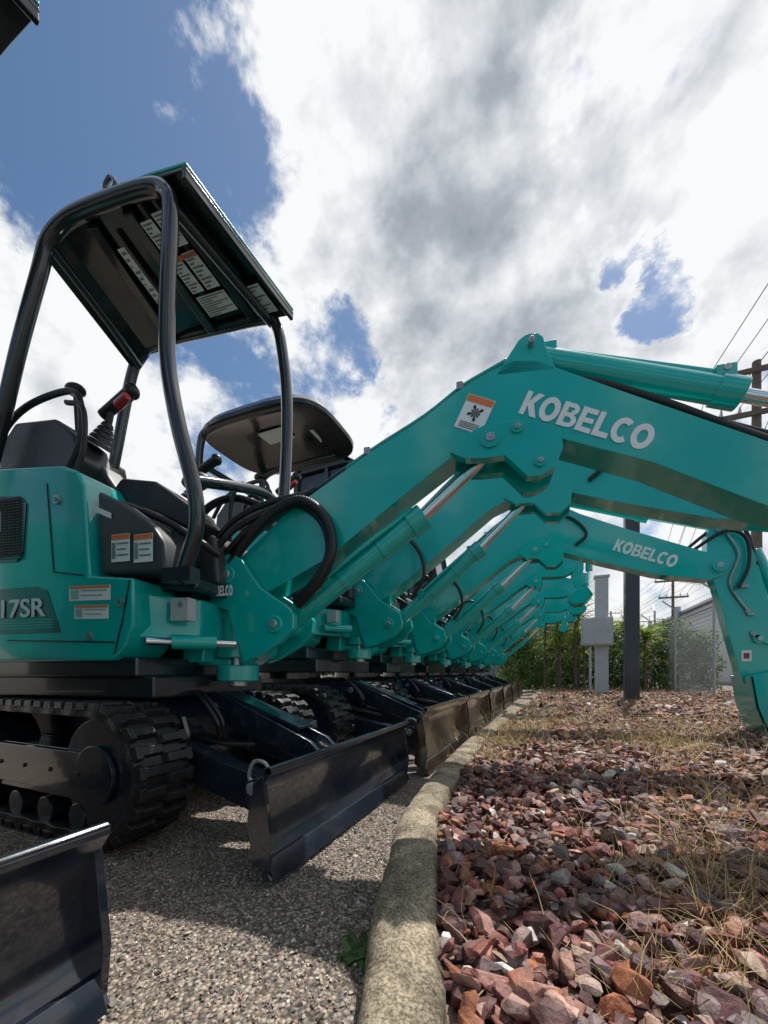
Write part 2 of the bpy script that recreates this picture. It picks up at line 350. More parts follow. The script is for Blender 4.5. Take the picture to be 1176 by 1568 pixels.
def shifted(B,fn):
    C=dict(B)
    for k in ('boom','plate','armcyl','lift','topline'): C[k]=[fn(a,b) for a,b in B[k]]
    return C
def arm_B(par):
    mb=MB().mt(TEAL)
    mb.prism([(2.84,1.93),(2.86,1.99),(2.90,2.03),(2.96,2.045),(3.02,2.02),(3.08,1.95),(3.18,1.7),(3.27,1.3),(3.3,.95),(3.28,.62),(3.2,.52),(3.1,.55),(3.02,.9),(2.9,1.45),(2.84,1.6)],-.07,.07)
    for x,z,r in ((2.92,1.62,.07),(2.94,1.97,.05),(3.16,.6,.05),(3.2,.95,.04)): mb.cyl((x,-.1,z),(x,.1,z),r)
    mb.mt(PIN)
    for x,z,r in ((2.92,1.62,.03),(2.94,1.97,.02),(3.16,.6,.02),(3.2,.95,.02)): mb.cyl((x,-.115,z),(x,.115,z),r,n=14)
    mb.mt(WHITE).box((3.12,-.073,.8),(.07,.005,.1)); mb.mt(RED).box((3.12,-.077,.8),(.04,.004,.05))
    mb.build('arm',par,.008)
    c=MB().mt(TEAL); c.cyl((3.2,0,1.75),(3.42,0,1.15),.05).mt(CHROME).cyl((3.42,0,1.15),(3.5,0,.85),.027)
    c.mt(TEAL).beam((3.5,-.08,.85),(3.2,-.08,.95),.03,.06).beam((3.5,.08,.85),(3.2,.08,.95),.03,.06).beam((3.5,0,.85),(3.42,0,.62),.06,.06)
    c.mt(STEEL)
    for z in (1.45,1.2,1.0): c.cyl((3.08+ (1.45-z)*.18,-.09,z),(3.08+(1.45-z)*.18,-.06,z),.022,n=10).box((3.10+(1.45-z)*.18,-.085,z-.03),(.05,.03,.03))
    c.mt(STEEL).tube([(2.98,-.09,1.9),(3.06,-.09,1.7),(3.0,-.085,1.45),(3.12,-.085,1.2)],.012,8)
    c.build('bucket_cylinder',par,.004)
    b=MB().mt(TEAL)
    prof=[(3.1,.62),(3.14,.35),(3.22,.1),(3.28,.02),(3.3,.1),(3.36,.2),(3.5,.28),(3.62,.45),(3.6,.66),(3.4,.7)]
    for y in (-.2,.185): b.prism(prof,y,y+.015)
    sh=[(3.28,.02),(3.22,.1),(3.14,.35),(3.1,.62),(3.12,.62),(3.16,.35),(3.24,.12),(3.29,.06)]
    b.prism(sh,-.2,.2)
    b.mt(STEEL)
    for y in (-.17,-.06,.06,.17): b.prism([(3.2,.13),(3.27,-.02),(3.29,.0),(3.26,.14)],y-.02,y+.02)
    b.build('bucket',par,.004)
def arm_hang(par,x,z,k=.62):
    f=lambda pts:[(x+a*k*1.2,z+b*k) for a,b in pts]
    mb=MB().mt(TEAL)
    mb.prism(f([(-.08,.35),(0,.4),(.1,.3),(.16,-.1),(.12,-.9),(.02,-1.0),(-.06,-.6),(-.1,0)]),-.07,.07)
    P=lambda a,b:(x+a*k*1.2,0,z+b*k)
    mb.cyl(P(.24,.1),P(.24,-.5),.045).mt(CHROME).cyl(P(.24,-.5),P(.22,-.85),.025).mt(TEAL)
    mb.beam(P(.22,-.85),P(.08,-.75),.1,.05)
    pr=f([(0,-.95),(.2,-.9),(.3,-1.1),(.15,-1.3),(-.05,-1.3),(-.15,-1.15)])
    for y in (-.16,.145): mb.prism(pr,y,y+.015)
    mb.prism(f([(.2,-.9),(.3,-1.1),(.15,-1.3),(-.05,-1.3),(-.05,-1.27),(.14,-1.27),(.26,-1.1),(.17,-.9)]),-.16,.16)
    mb.build('arm_and_bucket',par,.006)
def decal(mb,x0,x1,z0,z1,y,skew=0,head=.22,lines=3,pic=False):
    mb.mt(WHITE).add([(x0,y,z0),(x1,y,z0+skew),(x1,y,z1+skew),(x0,y,z1)],[(0,1,2,3)])
    w=x1-x0;h=z1-z0
    e=.002
    mb.mt(ORANGE).add([(x0+.02*w,y-e,z1-head*h),(x1-.02*w,y-e,z1-head*h+skew),(x1-.02*w,y-e,z1-.02*h+skew),(x0+.02*w,y-e,z1-.02*h)],[(0,1,2,3)])
    if pic:
        cx,cz=x0+w*.52,z0+h*.52; mb.mt(BLACK)
        for k in range(9):
            a=k*.7; r=h*(.22 if k%2 else .14); mb.add([(cx,y-e-.0002*k,cz),(cx+r*math.cos(a-.22),y-e-.0002*k,cz+r*math.sin(a-.22)),(cx+r*1.1*math.cos(a),y-e-.0002*k,cz+r*1.1*math.sin(a)),(cx+r*math.cos(a+.2),y-e-.0002*k,cz+r*math.sin(a+.2))],[(0,1,2,3)])
        mb.mt(GREYD)
        for k in range(4): mb.add([(x0+.12*w,y-e,z0+h*(.05+.05*k)),(x1-(.1+.06*(k%2))*w,y-e,z0+h*(.05+.05*k)),(x1-(.1+.06*(k%2))*w,y-e,z0+h*(.075+.05*k)),(x0+.12*w,y-e,z0+h*(.075+.05*k))],[(0,1,2,3)])
        return
    mb.mt(GREYD)
    for k in range(lines):
        zz=z1-h*(head+.12+k*.62/lines)
        mb.add([(x0+.3*w,y-e,zz-h*.06),(x1-.08*w-.1*w*(k%2),y-e,zz-h*.06+skew),(x1-.08*w-.1*w*(k%2),y-e,zz+skew),(x0+.3*w,y-e,zz)],[(0,1,2,3)])
    mb.mt(PIN).add([(x0+.05*w,y-e,z0+.12*h),(x0+.24*w,y-e,z0+.12*h),(x0+.24*w,y-e,z1-(head+.1)*h),(x0+.05*w,y-e,z1-(head+.1)*h)],[(0,1,2,3)])
def upper_body(par,s=1.,dz=0.,label=True):
    S=lambda pts:[(a*s,b*s+dz) for a,b in pts]
    T=lambda pts:[(a*s,b*s,c*s+dz) for a,b,c in pts]
    mb=MB().mt(TEAL)
    mb.prism(S([(-1.42,.80),(-1.38,1.5),(-1.28,1.60),(-.95,1.61),(-.58,1.575),(-.5,1.545),(-.45,1.47),(-.425,1.09),(-.425,1.075),(-.19,1.05),(-.185,.86),(-.23,.76),(-.30,.70),(-1.3,.70)]),-.5*s,-.26*s)
    mb.prism(S([(-1.42,.80),(-1.40,1.45),(-1.3,1.55),(-1.0,1.56),(-.98,.75),(-1.3,.72)]),-.26*s,.5*s)
    mb.prism(S([(-.98,.74),(-.98,1.2),(-.6,1.2),(-.5,1.05),(-.15,1.02),(-.15,.74)]),.3*s,.5*s)
    mb.build('body_covers',par,.035*s,seg=4)
    mb=MB().mt(TEAL)
    v=T([(-.24,-.485,.80),(-.06,-.26,.80),(-.06,.28,.80),(-.24,.485,.80),(-.24,-.485,1.0),(-.06,-.24,1.0),(-.06,.24,1.0),(-.24,.485,1.0)])
    mb.add(v,[(0,3,2,1),(4,5,6,7),(0,1,5,4),(1,2,6,5),(2,3,7,6),(3,0,4,7)])
    mb.prism(S([(-.25,.70),(-.12,.70),(-.10,.9),(-.10,1.0),(-.2,1.02)]),-.16*s,.16*s)
    mb.mt(DARK).box((-.78*s,0,.675*s+dz),(1.15*s,.93*s,.09*s)); mb.box((-.75*s,0,.585*s+dz),(1.2*s,.86*s,.10*s))
    mb.build('main_frame',par,.012*s,seg=3)
    d=MB().mt(DARK)
    d.box((-.5*s,.05*s,1.05*s+dz),(1.0*s,.8*s,.06*s))
    d.mt(PLAST).prism(S([(-.40,1.085),(-.05,1.07),(-.06,1.2),(-.12,1.28),(-.3,1.40),(-.42,1.46)]),-.47*s,-.3*s)
    d.prism(S([(-.95,1.1),(-.5,1.1),(-.42,1.35),(-.5,1.55),(-.62,1.7),(-.95,1.72)]),-.30*s,-.16*s)
    d.prism(S([(-1.15,1.58),(-.66,1.58),(-.60,1.66),(-.64,1.78),(-.76,1.88),(-1.02,1.90),(-1.12,1.80)]),-.40*s,-.22*s)
    d.prism(S([(-.66,1.1),(-.5,1.1),(-.45,1.55),(-.5,1.68),(-.7,1.8),(-.9,1.75)]),.24*s,.42*s)
    d.prism(S([(-.12,1.08),(.0,1.08),(-.02,1.3),(-.08,1.36),(-.12,1.3)]),-.2*s,.3*s)
    d.mt(SEAT)
    d.prism(S([(-.62,1.5),(-.5,1.62),(-.3,1.58),(-.1,1.44),(-.03,1.36),(-.06,1.30),(-.3,1.42),(-.5,1.45)]),-.28*s,-.12*s)
    d.prism(S([(-1.05,1.25),(-.55,1.25),(-.50,1.40),(-.6,1.46),(-.98,1.42)]),-.14*s,.28*s)
    d.prism(S([(-1.12,1.3),(-.98,1.3),(-1.02,1.75),(-1.08,2.02),(-1.2,2.0),(-1.2,1.7)]),-.14*s,.28*s)
    d.build('operator_station',par,.02*s,seg=3)
    l=MB().mt(BLACK)
    for yy in (-.29,.33):
        for k in range(5): l.cyl((( -.62+.012*k)*s,yy*s,(1.78+.022*k)*s+dz),((-.608+.012*k)*s,yy*s,(1.80+.022*k)*s+dz),(.062-.008*k)*s,(.052-.008*k)*s,14)
        l.cyl((-.57*s,yy*s,1.86*s+dz),(-.54*s,yy*s,1.97*s+dz),.016*s)
        l.cyl((-.60*s,yy*s,1.93*s+dz),(-.42*s,yy*s,2.02*s+dz),.026*s,.03*s); l.ball((-.42*s,yy*s,2.02*s+dz),.036*s)
    l.ball((-.76*s,-.3*s,2.08*s+dz),.042*s,sc=(1.2,1,.7)); l.cyl((-.76*s,-.3*s,2.07*s+dz),(-.74*s,-.3*s,1.8*s+dz),.011*s)
    l.tube(T([(-1.15,-.40,1.78),(-1.05,-.40,1.9),(-.9,-.40,1.97),(-.68,-.40,1.99),(-.6,-.4,1.93),(-.60,-.40,1.75),(-.68,-.4,1.6)]),.015*s)
    l.tube(T([(-.66,-.42,1.92),(-.56,-.42,1.88),(-.55,-.42,1.72),(-.6,-.42,1.55)]),.012*s)
    for yy in (.1,.22): l.tube(T([(-.15,yy,1.3),(-.15,yy,1.55),(-.12,yy,1.68),(-.06,yy,1.72)]),.012*s)
    l.tube(T([(-.15,-.1,1.3),(-.2,-.1,1.5),(-.2,-.1,1.62)]),.02*s)
    l.tube(T([(-.4,.1,1.5),(-.3,.12,1.62),(-.15,.14,1.66),(.02,.15,1.6)]),.022*s)
    l.tube(T([(-.4,-.36,1.44),(-.2,-.36,1.36),(-.03,-.34,1.26),(.04,-.25,1.2)]),.018*s)
    l.mt(PLAST).ball((-.2*s,-.1*s,1.66*s+dz),.05*s,sc=(1.3,1,.6)); l.ball((-.3*s,.0*s,1.7*s+dz),.06*s,sc=(1.3,1,.7))
    l.mt(RED).cyl((-.46*s,-.33*s,1.93*s+dz),(-.38*s,-.35*s,1.95*s+dz),.022*s,.018*s)
    l.build('control_levers',par,.003)
    a=MB()
    if label:
        y=-.5*s-.003
        decal(a,-.53,-.30,.965,1.03,y,-.004,.2,2); decal(a,-.50,-.31,.885,.945,y,-.004,.2,2)
        a.mt(DARK).add([(-1.2,y,.83),(-.58,y,.83),(-.66,y,1.02),(-.72,y,1.04),(-1.2,y,1.04)],[(0,1,2,3,4)])
        a.mt(TEALD)
        for k in range(4): a.add([(-1.2,y-.001,.85+.012*k),(-.62,y-.001,.85+.012*k),(-.622,y-.001,.856+.012*k),(-1.2,y-.001,.856+.012*k)],[(0,1,2,3)])
        decal(a,-.33,-.23,1.13,1.25,-.474,0,.2,3); decal(a,-.21,-.11,1.12,1.24,-.474,0,.2,3)
        a.mt(WHITE).add([(-.42,-.474,1.36),(-.33,-.474,1.32),(-.33,-.474,1.345),(-.42,-.474,1.385)],[(0,1,2,3)])
        text('model_lettering','17SR',(-.96,y-.004,.905),.27,0.0,par,WHITE,.015,h=.085)
        a.mt(BLACK)
        a.beam((-.235,y-.000,.88),(-.20,y-.000,1.04),.003,.006).beam((-.235,y,.88),(-.28,y,.73),.003,.006).beam((-.9,y,.80),(-.28,y,.78),.003,.006)
        a.beam((-.62,y,1.10),(-.45,y,1.075),.003,.006).beam((-.62,y,1.10),(-.66,y,1.5),.003,.004)
        a.mt(PIN)
        for x,z in ((-.6,1.42),(-.42,.81),(-.25,.95)): a.cyl((x,y-.006,z),(x,y+.004,z),.02,n=16).mt(TEALD).cyl((x,y-.009,z),(x,y+.004,z),.011,n=12).mt(PIN)
        a.mt(DARK).prism([(-1.3,1.18),(-.84,1.16),(-.80,1.2),(-.78,1.42),(-.82,1.46),(-1.3,1.5)],y-.003,y+.004)
        a.mt(BLACK)
        for k in range(22):
            z=1.185+.0128*k; a.beam((-1.3,y-.004,z),(-.80,y-.004,z-.01),.006,.004)
        for k in range(30): a.box((-1.28+.016*k,y-.006,1.32),(.003,.004,.27))
        a.mt(GREYP).box((-.06,-.36,.93),(.09,.05,.1)).mt(PIN).cyl((-.05,-.39,.95),(-.05,-.385,.95),.012,n=10)
        a.mt(TEAL).cyl((-.12,-.36,.79),(.02,-.24,.79),.034).mt(CHROME).cyl((-.2,-.42,.79),(.06,-.15,.79),.018)
    else:
        a.mt(DARK).box((-.9*s,-.5*s-.004,1.3*s+dz),(.35*s,.01,.2*s))
        a.mt(TEAL).cyl((-.12*s,-.38*s,.85*s+dz),(.02*s,-.24*s,.85*s+dz),.032)
        a.mt(GREYP).box((-.06*s,-.36*s,.93*s+dz),(.08,.05,.09))
    a.build('panel_details',par,0)
def canopy4(par,dy=0.,dx=0.,ov=0.):
    X=lambda pts:[(x+dx,y+dy,z) for x,y,z in pts]
    t=MB().mt(DARK)
    t.tube(X([(-1.15,-.46,1.5),(-.99,-.47,1.86),(-.86,-.48,2.18),(-.74,-.48,2.48),(-.68,-.48,2.62),(-.55,-.48,2.69),(-.32,-.48,2.70),(-.13,-.48,2.69),(-.04,-.48,2.65),(-.015,-.48,2.55),(-.03,-.48,2.25),(-.03,-.48,1.95),(.02,-.48,1.68),(.08,-.46,1.42),(.085,-.45,1.26),(.03,-.44,1.12),(-.02,-.43,1.04)]),.032,14,6)
    t.tube(X([(-1.2,.2,1.6),(-1.07,.2,2.1),(-.97,.2,2.5),(-.9,.2,2.66),(-.78,.2,2.73),(-.4,.2,2.73),(-.0,.2,2.72),(.08,.2,2.66),(.12,.2,2.5),(.15,.2,2.2),(.14,.2,1.8),(.115,.2,1.5),(.1,.2,1.15)]),.032,14,6)
    t.tube(X([(.07,-.45,1.45),(.1,-.3,1.5),(.11,0,1.6),(.12,.2,1.6)]),.025,12)
    t.tube(X([(-.68,-.48,2.60),(-.8,-.1,2.62),(-.9,.2,2.62)]),.025,12)
    t.tube(X([(-.05,-.46,2.64),(.0,-.1,2.67),(.05,.2,2.68)]),.025,12)
    t.tube(X([(-.33,-.48,2.72),(-.36,-.48,2.76),(-.33,-.48,2.8),(-.30,-.48,2.76),(-.33,-.48,2.72)]),.010,8)
    t.box((0+dx,-.44+dy,1.06),(.14,.06,.06)).box((.1+dx,.2+dy,1.1),(.1,.1,.06))
    t.build('canopy_frame',par,0)
    A=X([(.075,-.50,2.69),(-.1,-.50,2.70),(-.45,-.5,2.695),(-.62,-.5,2.66),(-.71,-.49,2.57)])
    B=X([(.175,.235+ov,2.74),(.0,.235+ov,2.75),(-.5,.235+ov,2.745),(-.84,.235+ov,2.71),(-.945,.235+ov,2.60)])
    def slab(m,z0,z1):
        r=MB().mt(m); n=len(A)
        vs=[(x,y,z+z1) for x,y,z in A]+[(x,y,z+z1) for x,y,z in B]+[(x,y,z+z0) for x,y,z in A]+[(x,y,z+z0) for x,y,z in B]
        fs=[]
        for i in range(n-1): fs+=[(i,i+1,n+i+1,n+i),(2*n+i,3*n+i,3*n+i+1,2*n+i+1),(i,2*n+i,2*n+i+1,i+1),(n+i,n+i+1,3*n+i+1,3*n+i)]
        fs+=[(0,n,3*n,2*n),(n-1,3*n-1,4*n-1,2*n-1)]
        r.add(vs,fs); return r
    slab(TEALD,.012,.028).build('roof_skin',par,.006)
    r=slab(ROOFM,-.010,.008)
    c=[Vector(A[0]),Vector(B[0]),Vector(B[3]),Vector(A[3])]
    for f in (.22,.5,.78):
        p0=c[3].lerp(c[0],f); p1=c[2].lerp(c[1],f)
        r.beam(p0+Vector((0,.05,-.004)),p1+Vector((0,-.05,-.022)),.05,.03)
    r.beam(c[0]+Vector((-.012,.0,-.014)),c[1]+Vector((-.012,0,-.014)),.02,.05)
    r.build('roof_underside',par,.005)
    q=MB()
    def stick(u0,u1,v0,v1,m,z=-.016):
        def P(u,v): return c[3].lerp(c[0],u).lerp(c[2].lerp(c[1],u),v)+Vector((0,0,z))
        q.mt(m).add([P(u0,v0),P(u0,v1),P(u1,v1),P(u1,v0)],[(0,1,2,3)])
    for (u0,u1,v0,v1) in ((.55,.63,.12,.34),(.65,.74,.10,.3),(.55,.63,.38,.6),(.65,.74,.34,.6),(.55,.74,.63,.8),(.82,.95,.66,.9),(.30,.35,.2,.6)):
        stick(u0,u1,v0,v1,WHITE,-.03)
        for k in range(9):
            v=v0+(v1-v0)*(k+.5)/9.5; stick(u0+.008,u1-.008-.25*(u1-u0)*((k*7)%3),v,v+(v1-v0)*.045,GREYD,-.032)
    stick(.55,.74,.345,.375,ORANGE,-.0315)
    q.build('roof_decals',par,0)
def canopy_round(par):
    mb=MB().mt(ROOFM)
    n=48
    cx,cy,a,b=-.9,0,.68,.5
    prof=[(.0,3.03),(.5,3.02),(.8,2.99),(.94,2.95),(1.0,2.90),(.99,2.87),(.95,2.88),(.5,2.93),(0,2.94)]
    vs=[];fs=[]
    for k,(r,z) in enumerate(prof):
        for i in range(n):
            t=2*math.pi*i/n; e=.55
            x=math.copysign(abs(math.cos(t))**e,math.cos(t)); y=math.copysign(abs(math.sin(t))**e,math.sin(t))
            vs.append((cx+a*r*x,cy+b*r*y,z+.05*(x*r)*-.3))
    for k in range(len(prof)-1):
        for i in range(n): fs.append((k*n+i,k*n+(i+1)%n,(k+1)*n+(i+1)%n,(k+1)*n+i))
    mb.add(vs,fs)
    mb.mt(DARK)
    for sg in (-1,1):
        mb.tube([(-1.5,sg*.42,1.5),(-1.5,sg*.42,2.3),(-1.48,sg*.42,2.75),(-1.38,sg*.42,2.88),(-1.0,sg*.42,2.9),(-.5,sg*.4,2.88)],.035,12)
    mb.tube([(-1.49,-.42,2.6),(-1.49,.42,2.6)],.03,10)
    mb.mt(WHITE).box((-.9,-.05,2.922),(.3,.18,.006)).box((-.5,.1,2.918),(.12,.2,.006))
    mb.build('canopy',par,0)
def cab(par):
    mb=MB().mt(DARK)
    pr=[(-1.45,1.2),(-1.45,3.1),(-1.35,3.22),(-.75,3.22),(-.62,3.12),(-.45,2.2),(-.42,1.2)]
    for y in (-.42,.38):
        for i in range(len(pr)-1): mb.beam((pr[i][0],y,pr[i][1]),(pr[i+1][0],y,pr[i+1][1]),.06,.06)
        mb.beam((-1.45,y,2.1),(-.47,y,2.1),.05,.05).beam((-1.0,y,1.2),(-1.0,y,3.2),.05,.05)
    mb.prism([(-1.5,3.14),(-1.42,3.24),(-.75,3.26),(-.6,3.16)],-.45,.41)
    mb.prism([(-1.45,1.1),(-1.45,1.5),(-.45,1.5),(-.42,1.1)],-.41,.37)
    mb.mt(GLASS).prism([(-1.43,1.25),(-1.43,3.12),(-.75,3.16),(-.64,3.08),(-.47,2.2),(-.44,1.25)],-.4,.36)
    mb.build('cab',par,.012)
def excavator(kind,cy,rz=0,top='round',pose='B',can=(0,0,0),narrow=False):
    e=empty('mini_excavator',(-1.5,cy,0)); 
    up=empty('upper_structure',(0,0,0),rz,e)
    if kind=='A':
        if narrow: undercarriage(e,.49,.23,.52,-1.55,.06,.97,.33,.70,NAVY,.66)
        else: undercarriage(e,.62,.25,.53,-1.55,.08,1.28,.33,.70,NAVY,.66)
        upper_body(up); boom_parts(up,BA,'A'); canopy4(up,*can)
        lettering('brand_lettering_boom',up,1.385,1.755,.54,.098,math.radians(25.5),-.0825)
        lettering('brand_lettering_body',up,-.05,1.02,.13,.05,0,-.20)
        d=MB(); decal(d,0,.125,0,.15,0,0,.2,2,True)
        o=d.build('warning_decal',up,0); o.location=(1.115,-.083,1.74); o.rotation_euler=(0,math.radians(26),0)
        m=MB().mt(TEAL); m.prism([(2.68,1.55),(2.76,1.6),(2.86,1.5),(3.1,.7),(3.12,.35),(3.02,.3),(2.74,1.05)],-.065,.065)
        for y in (-.2,.185): m.prism([(3.0,.42),(3.03,.2),(3.12,.08),(3.3,.14),(3.42,.3),(3.36,.46)],y,y+.015)
        m.prism([(3.0,.42),(3.03,.2),(3.12,.08),(3.13,.1),(3.05,.21),(3.02,.42)],-.2,.2)
        m.build('arm_and_bucket',up,.006)
    else:
        undercarriage(e,.66,.28,.56,-1.7,.12,1.38,.4,.78,ROCKREFL,.8)
        upper_body(up,1.12,0.05,label=False)
        if pose=='B':
            boom_parts(up,BB,'B'); arm_B(up)
            lettering('brand_lettering_boom',up,2.08,1.865,.56,.115,math.radians(24.5),-.0925)
        else:
            kk=random.uniform(.32,.46)
            def fn(a,b):
                if a>1.3: return (1.3+(a-1.3)*kk, b+(a-1.3)*.36)
                return (a,b)
            C=shifted(BB,fn); C['boss']=[(1.34,1.96,.05),(.04,1.32,.06)]; C['knee']=(1.41,2.58); C['hoses']=BB['hoses'][:2]
            C['armcyl']=[(1.42,2.60),(1.7,2.64),(1.95,2.66)]; C['lift']=[(.3,1.05),(1.0,1.6),(1.33,1.95)]
            boom_parts(up,C,'B'); arm_hang(up,1.3+1.6*kk,2.35,random.uniform(.45,.66))
        if top=='round': canopy_round(up)
        else: cab(up)
    return e
excavator('A',1.6,math.radians(9))
excavator('A',0.,math.radians(0),can=(.36,-.15,.1),narrow=True)
excavator('B',3.05,0,'round')
excavator('B',4.5,0,'cab')
for i,y in enumerate((6.1,7.8,9.6,11.5)):
    excavator('B',y,math.radians(random.uniform(-5,4)),'cab' if i in (1,3) else 'round','C')
# ------------------------------------------------------------ kerb
KP=[(-.02,-2.0),(-.06,-.6),(-.14,.2),(-.204,.546),(-.30,.82),(-.375,1.10),(-.455,1.42),(-.497,1.85),(-.53,2.5),(-.537,3.36),(-.47,5.5),(-.38,8.),(-.25,11.2),(-.15,15.)]
def kx(y):
    for i in range(len(KP)-1):
        if KP[i][1]<=y<=KP[i+1][1]:
            t=(y-KP[i][1])/(KP[i+1][1]-KP[i][1]); return KP[i][0]*(1-t)+KP[i+1][0]*t
    return KP[0][0] if y<KP[0][1] else KP[-1][0]
def nz(x,y,z=0): return mnoise.fractal(Vector((x,y,z)),1.,2.,4)
def concrete():
    m,nt,b=nmat('weathered_concrete'); N=nt.nodes;L=nt.links
    tc=N.new('ShaderNodeTexCoord')
    def noise(s,d,r): 
        n=N.new('ShaderNodeTexNoise'); n.inputs['Scale'].default_value=s;n.inputs['Detail'].default_value=d;n.inputs['Roughness'].default_value=r
        L.new(tc.outputs['Object'],n.inputs['Vector']); return n
    a=noise(7,8,.7); r=N.new('ShaderNodeValToRGB'); r.color_ramp.elements[0].position=.38; r.color_ramp.elements[0].color=(.12,.10,.075,1)
    r.color_ramp.elements[1].position=.62; r.color_ramp.elements[1].color=(.42,.36,.27,1); L.new(a.outputs['Fac'],r.inputs['Fac'])
    g=noise(140,4,.6); r2=N.new('ShaderNodeValToRGB'); r2.color_ramp.elements[0].position=.38; r2.color_ramp.elements[0].color=(.4,.37,.33,1); r2.color_ramp.elements[1].position=.62; r2.color_ramp.elements[1].color=(1.25,1.22,1.15,1)
    L.new(g.outputs['Fac'],r2.inputs['Fac'])
    mx=N.new('ShaderNodeMix'); mx.data_type='RGBA'; mx.blend_type='MULTIPLY'; mx.inputs['Factor'].default_value=1
    L.new(r.outputs['Color'],mx.inputs[6]); L.new(r2.outputs['Color'],mx.inputs[7])
    L.new(mx.outputs[2],b.inputs['Base Color']); b.inputs['Roughness'].default_value=.9
    bp=N.new('ShaderNodeBump'); bp.inputs['Strength'].default_value=.8; bp.inputs['Distance'].default_value=.005
    L.new(g.outputs['Fac'],bp.inputs['Height']); L.new(bp.outputs['Normal'],b.inputs['Normal'])
    return m
CONC=concrete()
kp=bez([(x,y,0) for x,y in KP],10)
sec=[(-.078,-.12),(-.076,.06),(-.07,.095),(-.055,.113),(-.03,.12),(.0,.122),(.03,.12),(.055,.113),(.07,.1),(.075,.07),(.077,-.05)]
pts=[]
for i in range(len(kp)-1):
    n=max(1,int((kp[i+1]-kp[i]).length/.02))
    for k in range(n): pts.append(kp[i].lerp(kp[i+1],k/n))
vs=[];fs=[]
for i,p in enumerate(pts):
    t=(pts[min(i+1,len(pts)-1)]-pts[max(i-1,0)]).normalized(); w=Vector((t.y,-t.x,0))
    jd=min(abs(p.y-J) for J in (.15,1.52,3.0,4.6,6.1,7.6,9.1)); cut=.012*max(0,1-jd/.018)
    for j,(a,z) in enumerate(sec):
        dd=.010*nz(p.x*9+j,p.y*9,j*.3)+.006*nz(p.x*40,p.y*40,j*2.)
        v=p+w*(a*(1-cut*4)+dd); vs.append((v.x,v.y,z+dd*.8-(cut if z>0 else 0)))
m=len(sec)
for i in range(len(pts)-1):
    for j in range(m-1): fs.append((i*m+j,i*m+j+1,(i+1)*m+j+1,(i+1)*m+j))
k=MB().mt(CONC); k.add(vs,fs); k.build('concrete_kerb',None,0,ang=60)
# ------------------------------------------------------------ grounds
def pebble_mat(name,scale,cols,bumpd,dark=.35):
    m,nt,b=nmat(name);N=nt.nodes;L=nt.links
    tc=N.new('ShaderNodeTexCoord')
    v=N.new('ShaderNodeTexVoronoi'); v.inputs['Scale'].default_value=scale; L.new(tc.outputs['Object'],v.inputs['Vector'])
    r=N.new('ShaderNodeValToRGB'); r.color_ramp.interpolation='CONSTANT'
    el=r.color_ramp.elements; el[0].position=0; el[0].color=(*cols[0],1); el[1].position=1./len(cols); el[1].color=(*cols[1],1)
    for i,c in enumerate(cols[2:]): e=el.new((i+2)/len(cols)); e.color=(*c,1)
    sp=N.new('ShaderNodeSeparateColor'); L.new(v.outputs['Color'],sp.inputs[0]); L.new(sp.outputs[0],r.inputs['Fac'])
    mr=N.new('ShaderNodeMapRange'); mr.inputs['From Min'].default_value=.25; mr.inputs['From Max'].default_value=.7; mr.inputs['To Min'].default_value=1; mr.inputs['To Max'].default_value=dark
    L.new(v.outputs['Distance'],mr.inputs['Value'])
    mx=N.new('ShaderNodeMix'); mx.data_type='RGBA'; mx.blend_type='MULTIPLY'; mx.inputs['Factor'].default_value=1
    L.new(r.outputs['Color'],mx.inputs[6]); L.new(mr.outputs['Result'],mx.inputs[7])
    big=N.new('ShaderNodeTexNoise'); big.inputs['Scale'].default_value=1.3; big.inputs['Detail'].default_value=4; L.new(tc.outputs['Object'],big.inputs['Vector'])
    m2=N.new('ShaderNodeMapRange'); m2.inputs['To Min'].default_value=.6; m2.inputs['To Max'].default_value=1.4; L.new(big.outputs['Fac'],m2.inputs['Value'])
    mx2=N.new('ShaderNodeMix'); mx2.data_type='RGBA'; mx2.blend_type='MULTIPLY'; mx2.inputs['Factor'].default_value=1
    L.new(mx.outputs[2],mx2.inputs[6]); L.new(m2.outputs['Result'],mx2.inputs[7])
    L.new(mx2.outputs[2],b.inputs['Base Color']); b.inputs['Roughness'].default_value=.85
    iv=N.new('ShaderNodeMath'); iv.operation='SUBTRACT'; iv.inputs[0].default_value=1; L.new(v.outputs['Distance'],iv.inputs[1])
    bp=N.new('ShaderNodeBump'); bp.inputs['Strength'].default_value=1; bp.inputs['Distance'].default_value=bumpd
    L.new(iv.outputs[0],bp.inputs['Height']); L.new(bp.outputs['Normal'],b.inputs['Normal'])
    return m
GRAVC=[(.26,.205,.16),(.38,.31,.25),(.15,.125,.105),(.48,.39,.31),(.30,.225,.175),(.20,.175,.155),(.42,.36,.30)]
GR=pebble_mat('gravel',100,GRAVC,.006)
g=MB().mt(GR); xs=[-300,-1.5]+[-1.4+.1*i for i in range(11)]+[300]
vs=[(x,y,gz(x)) for y in (-300,400) for x in xs]; n=len(xs)
g.add(vs,[(i,i+1,n+i+1,n+i) for i in range(n-1)]); g.build('gravel_ground',None,0,smooth=True)
ROCKC=[(.17,.05,.038),(.27,.09,.062),(.12,.047,.042),(.33,.16,.12),(.19,.08,.067),(.38,.25,.195),(.31,.115,.05),(.15,.10,.10),(.105,.04,.038),(.21,.145,.135)]
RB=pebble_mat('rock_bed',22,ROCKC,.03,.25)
vs=[];fs=[]
ys=np.concatenate([np.arange(-2,3,.08),np.arange(3,15.1,.3)]); nx=50
for y in ys:
    for i in range(nx+1):
        t=(i/nx)**1.6; x=kx(y)+.06+t*(8.5)
        vs.append((x,y,.075+.02*nz(x*1.5,y*1.5)+(.03*min(1,t*5))))
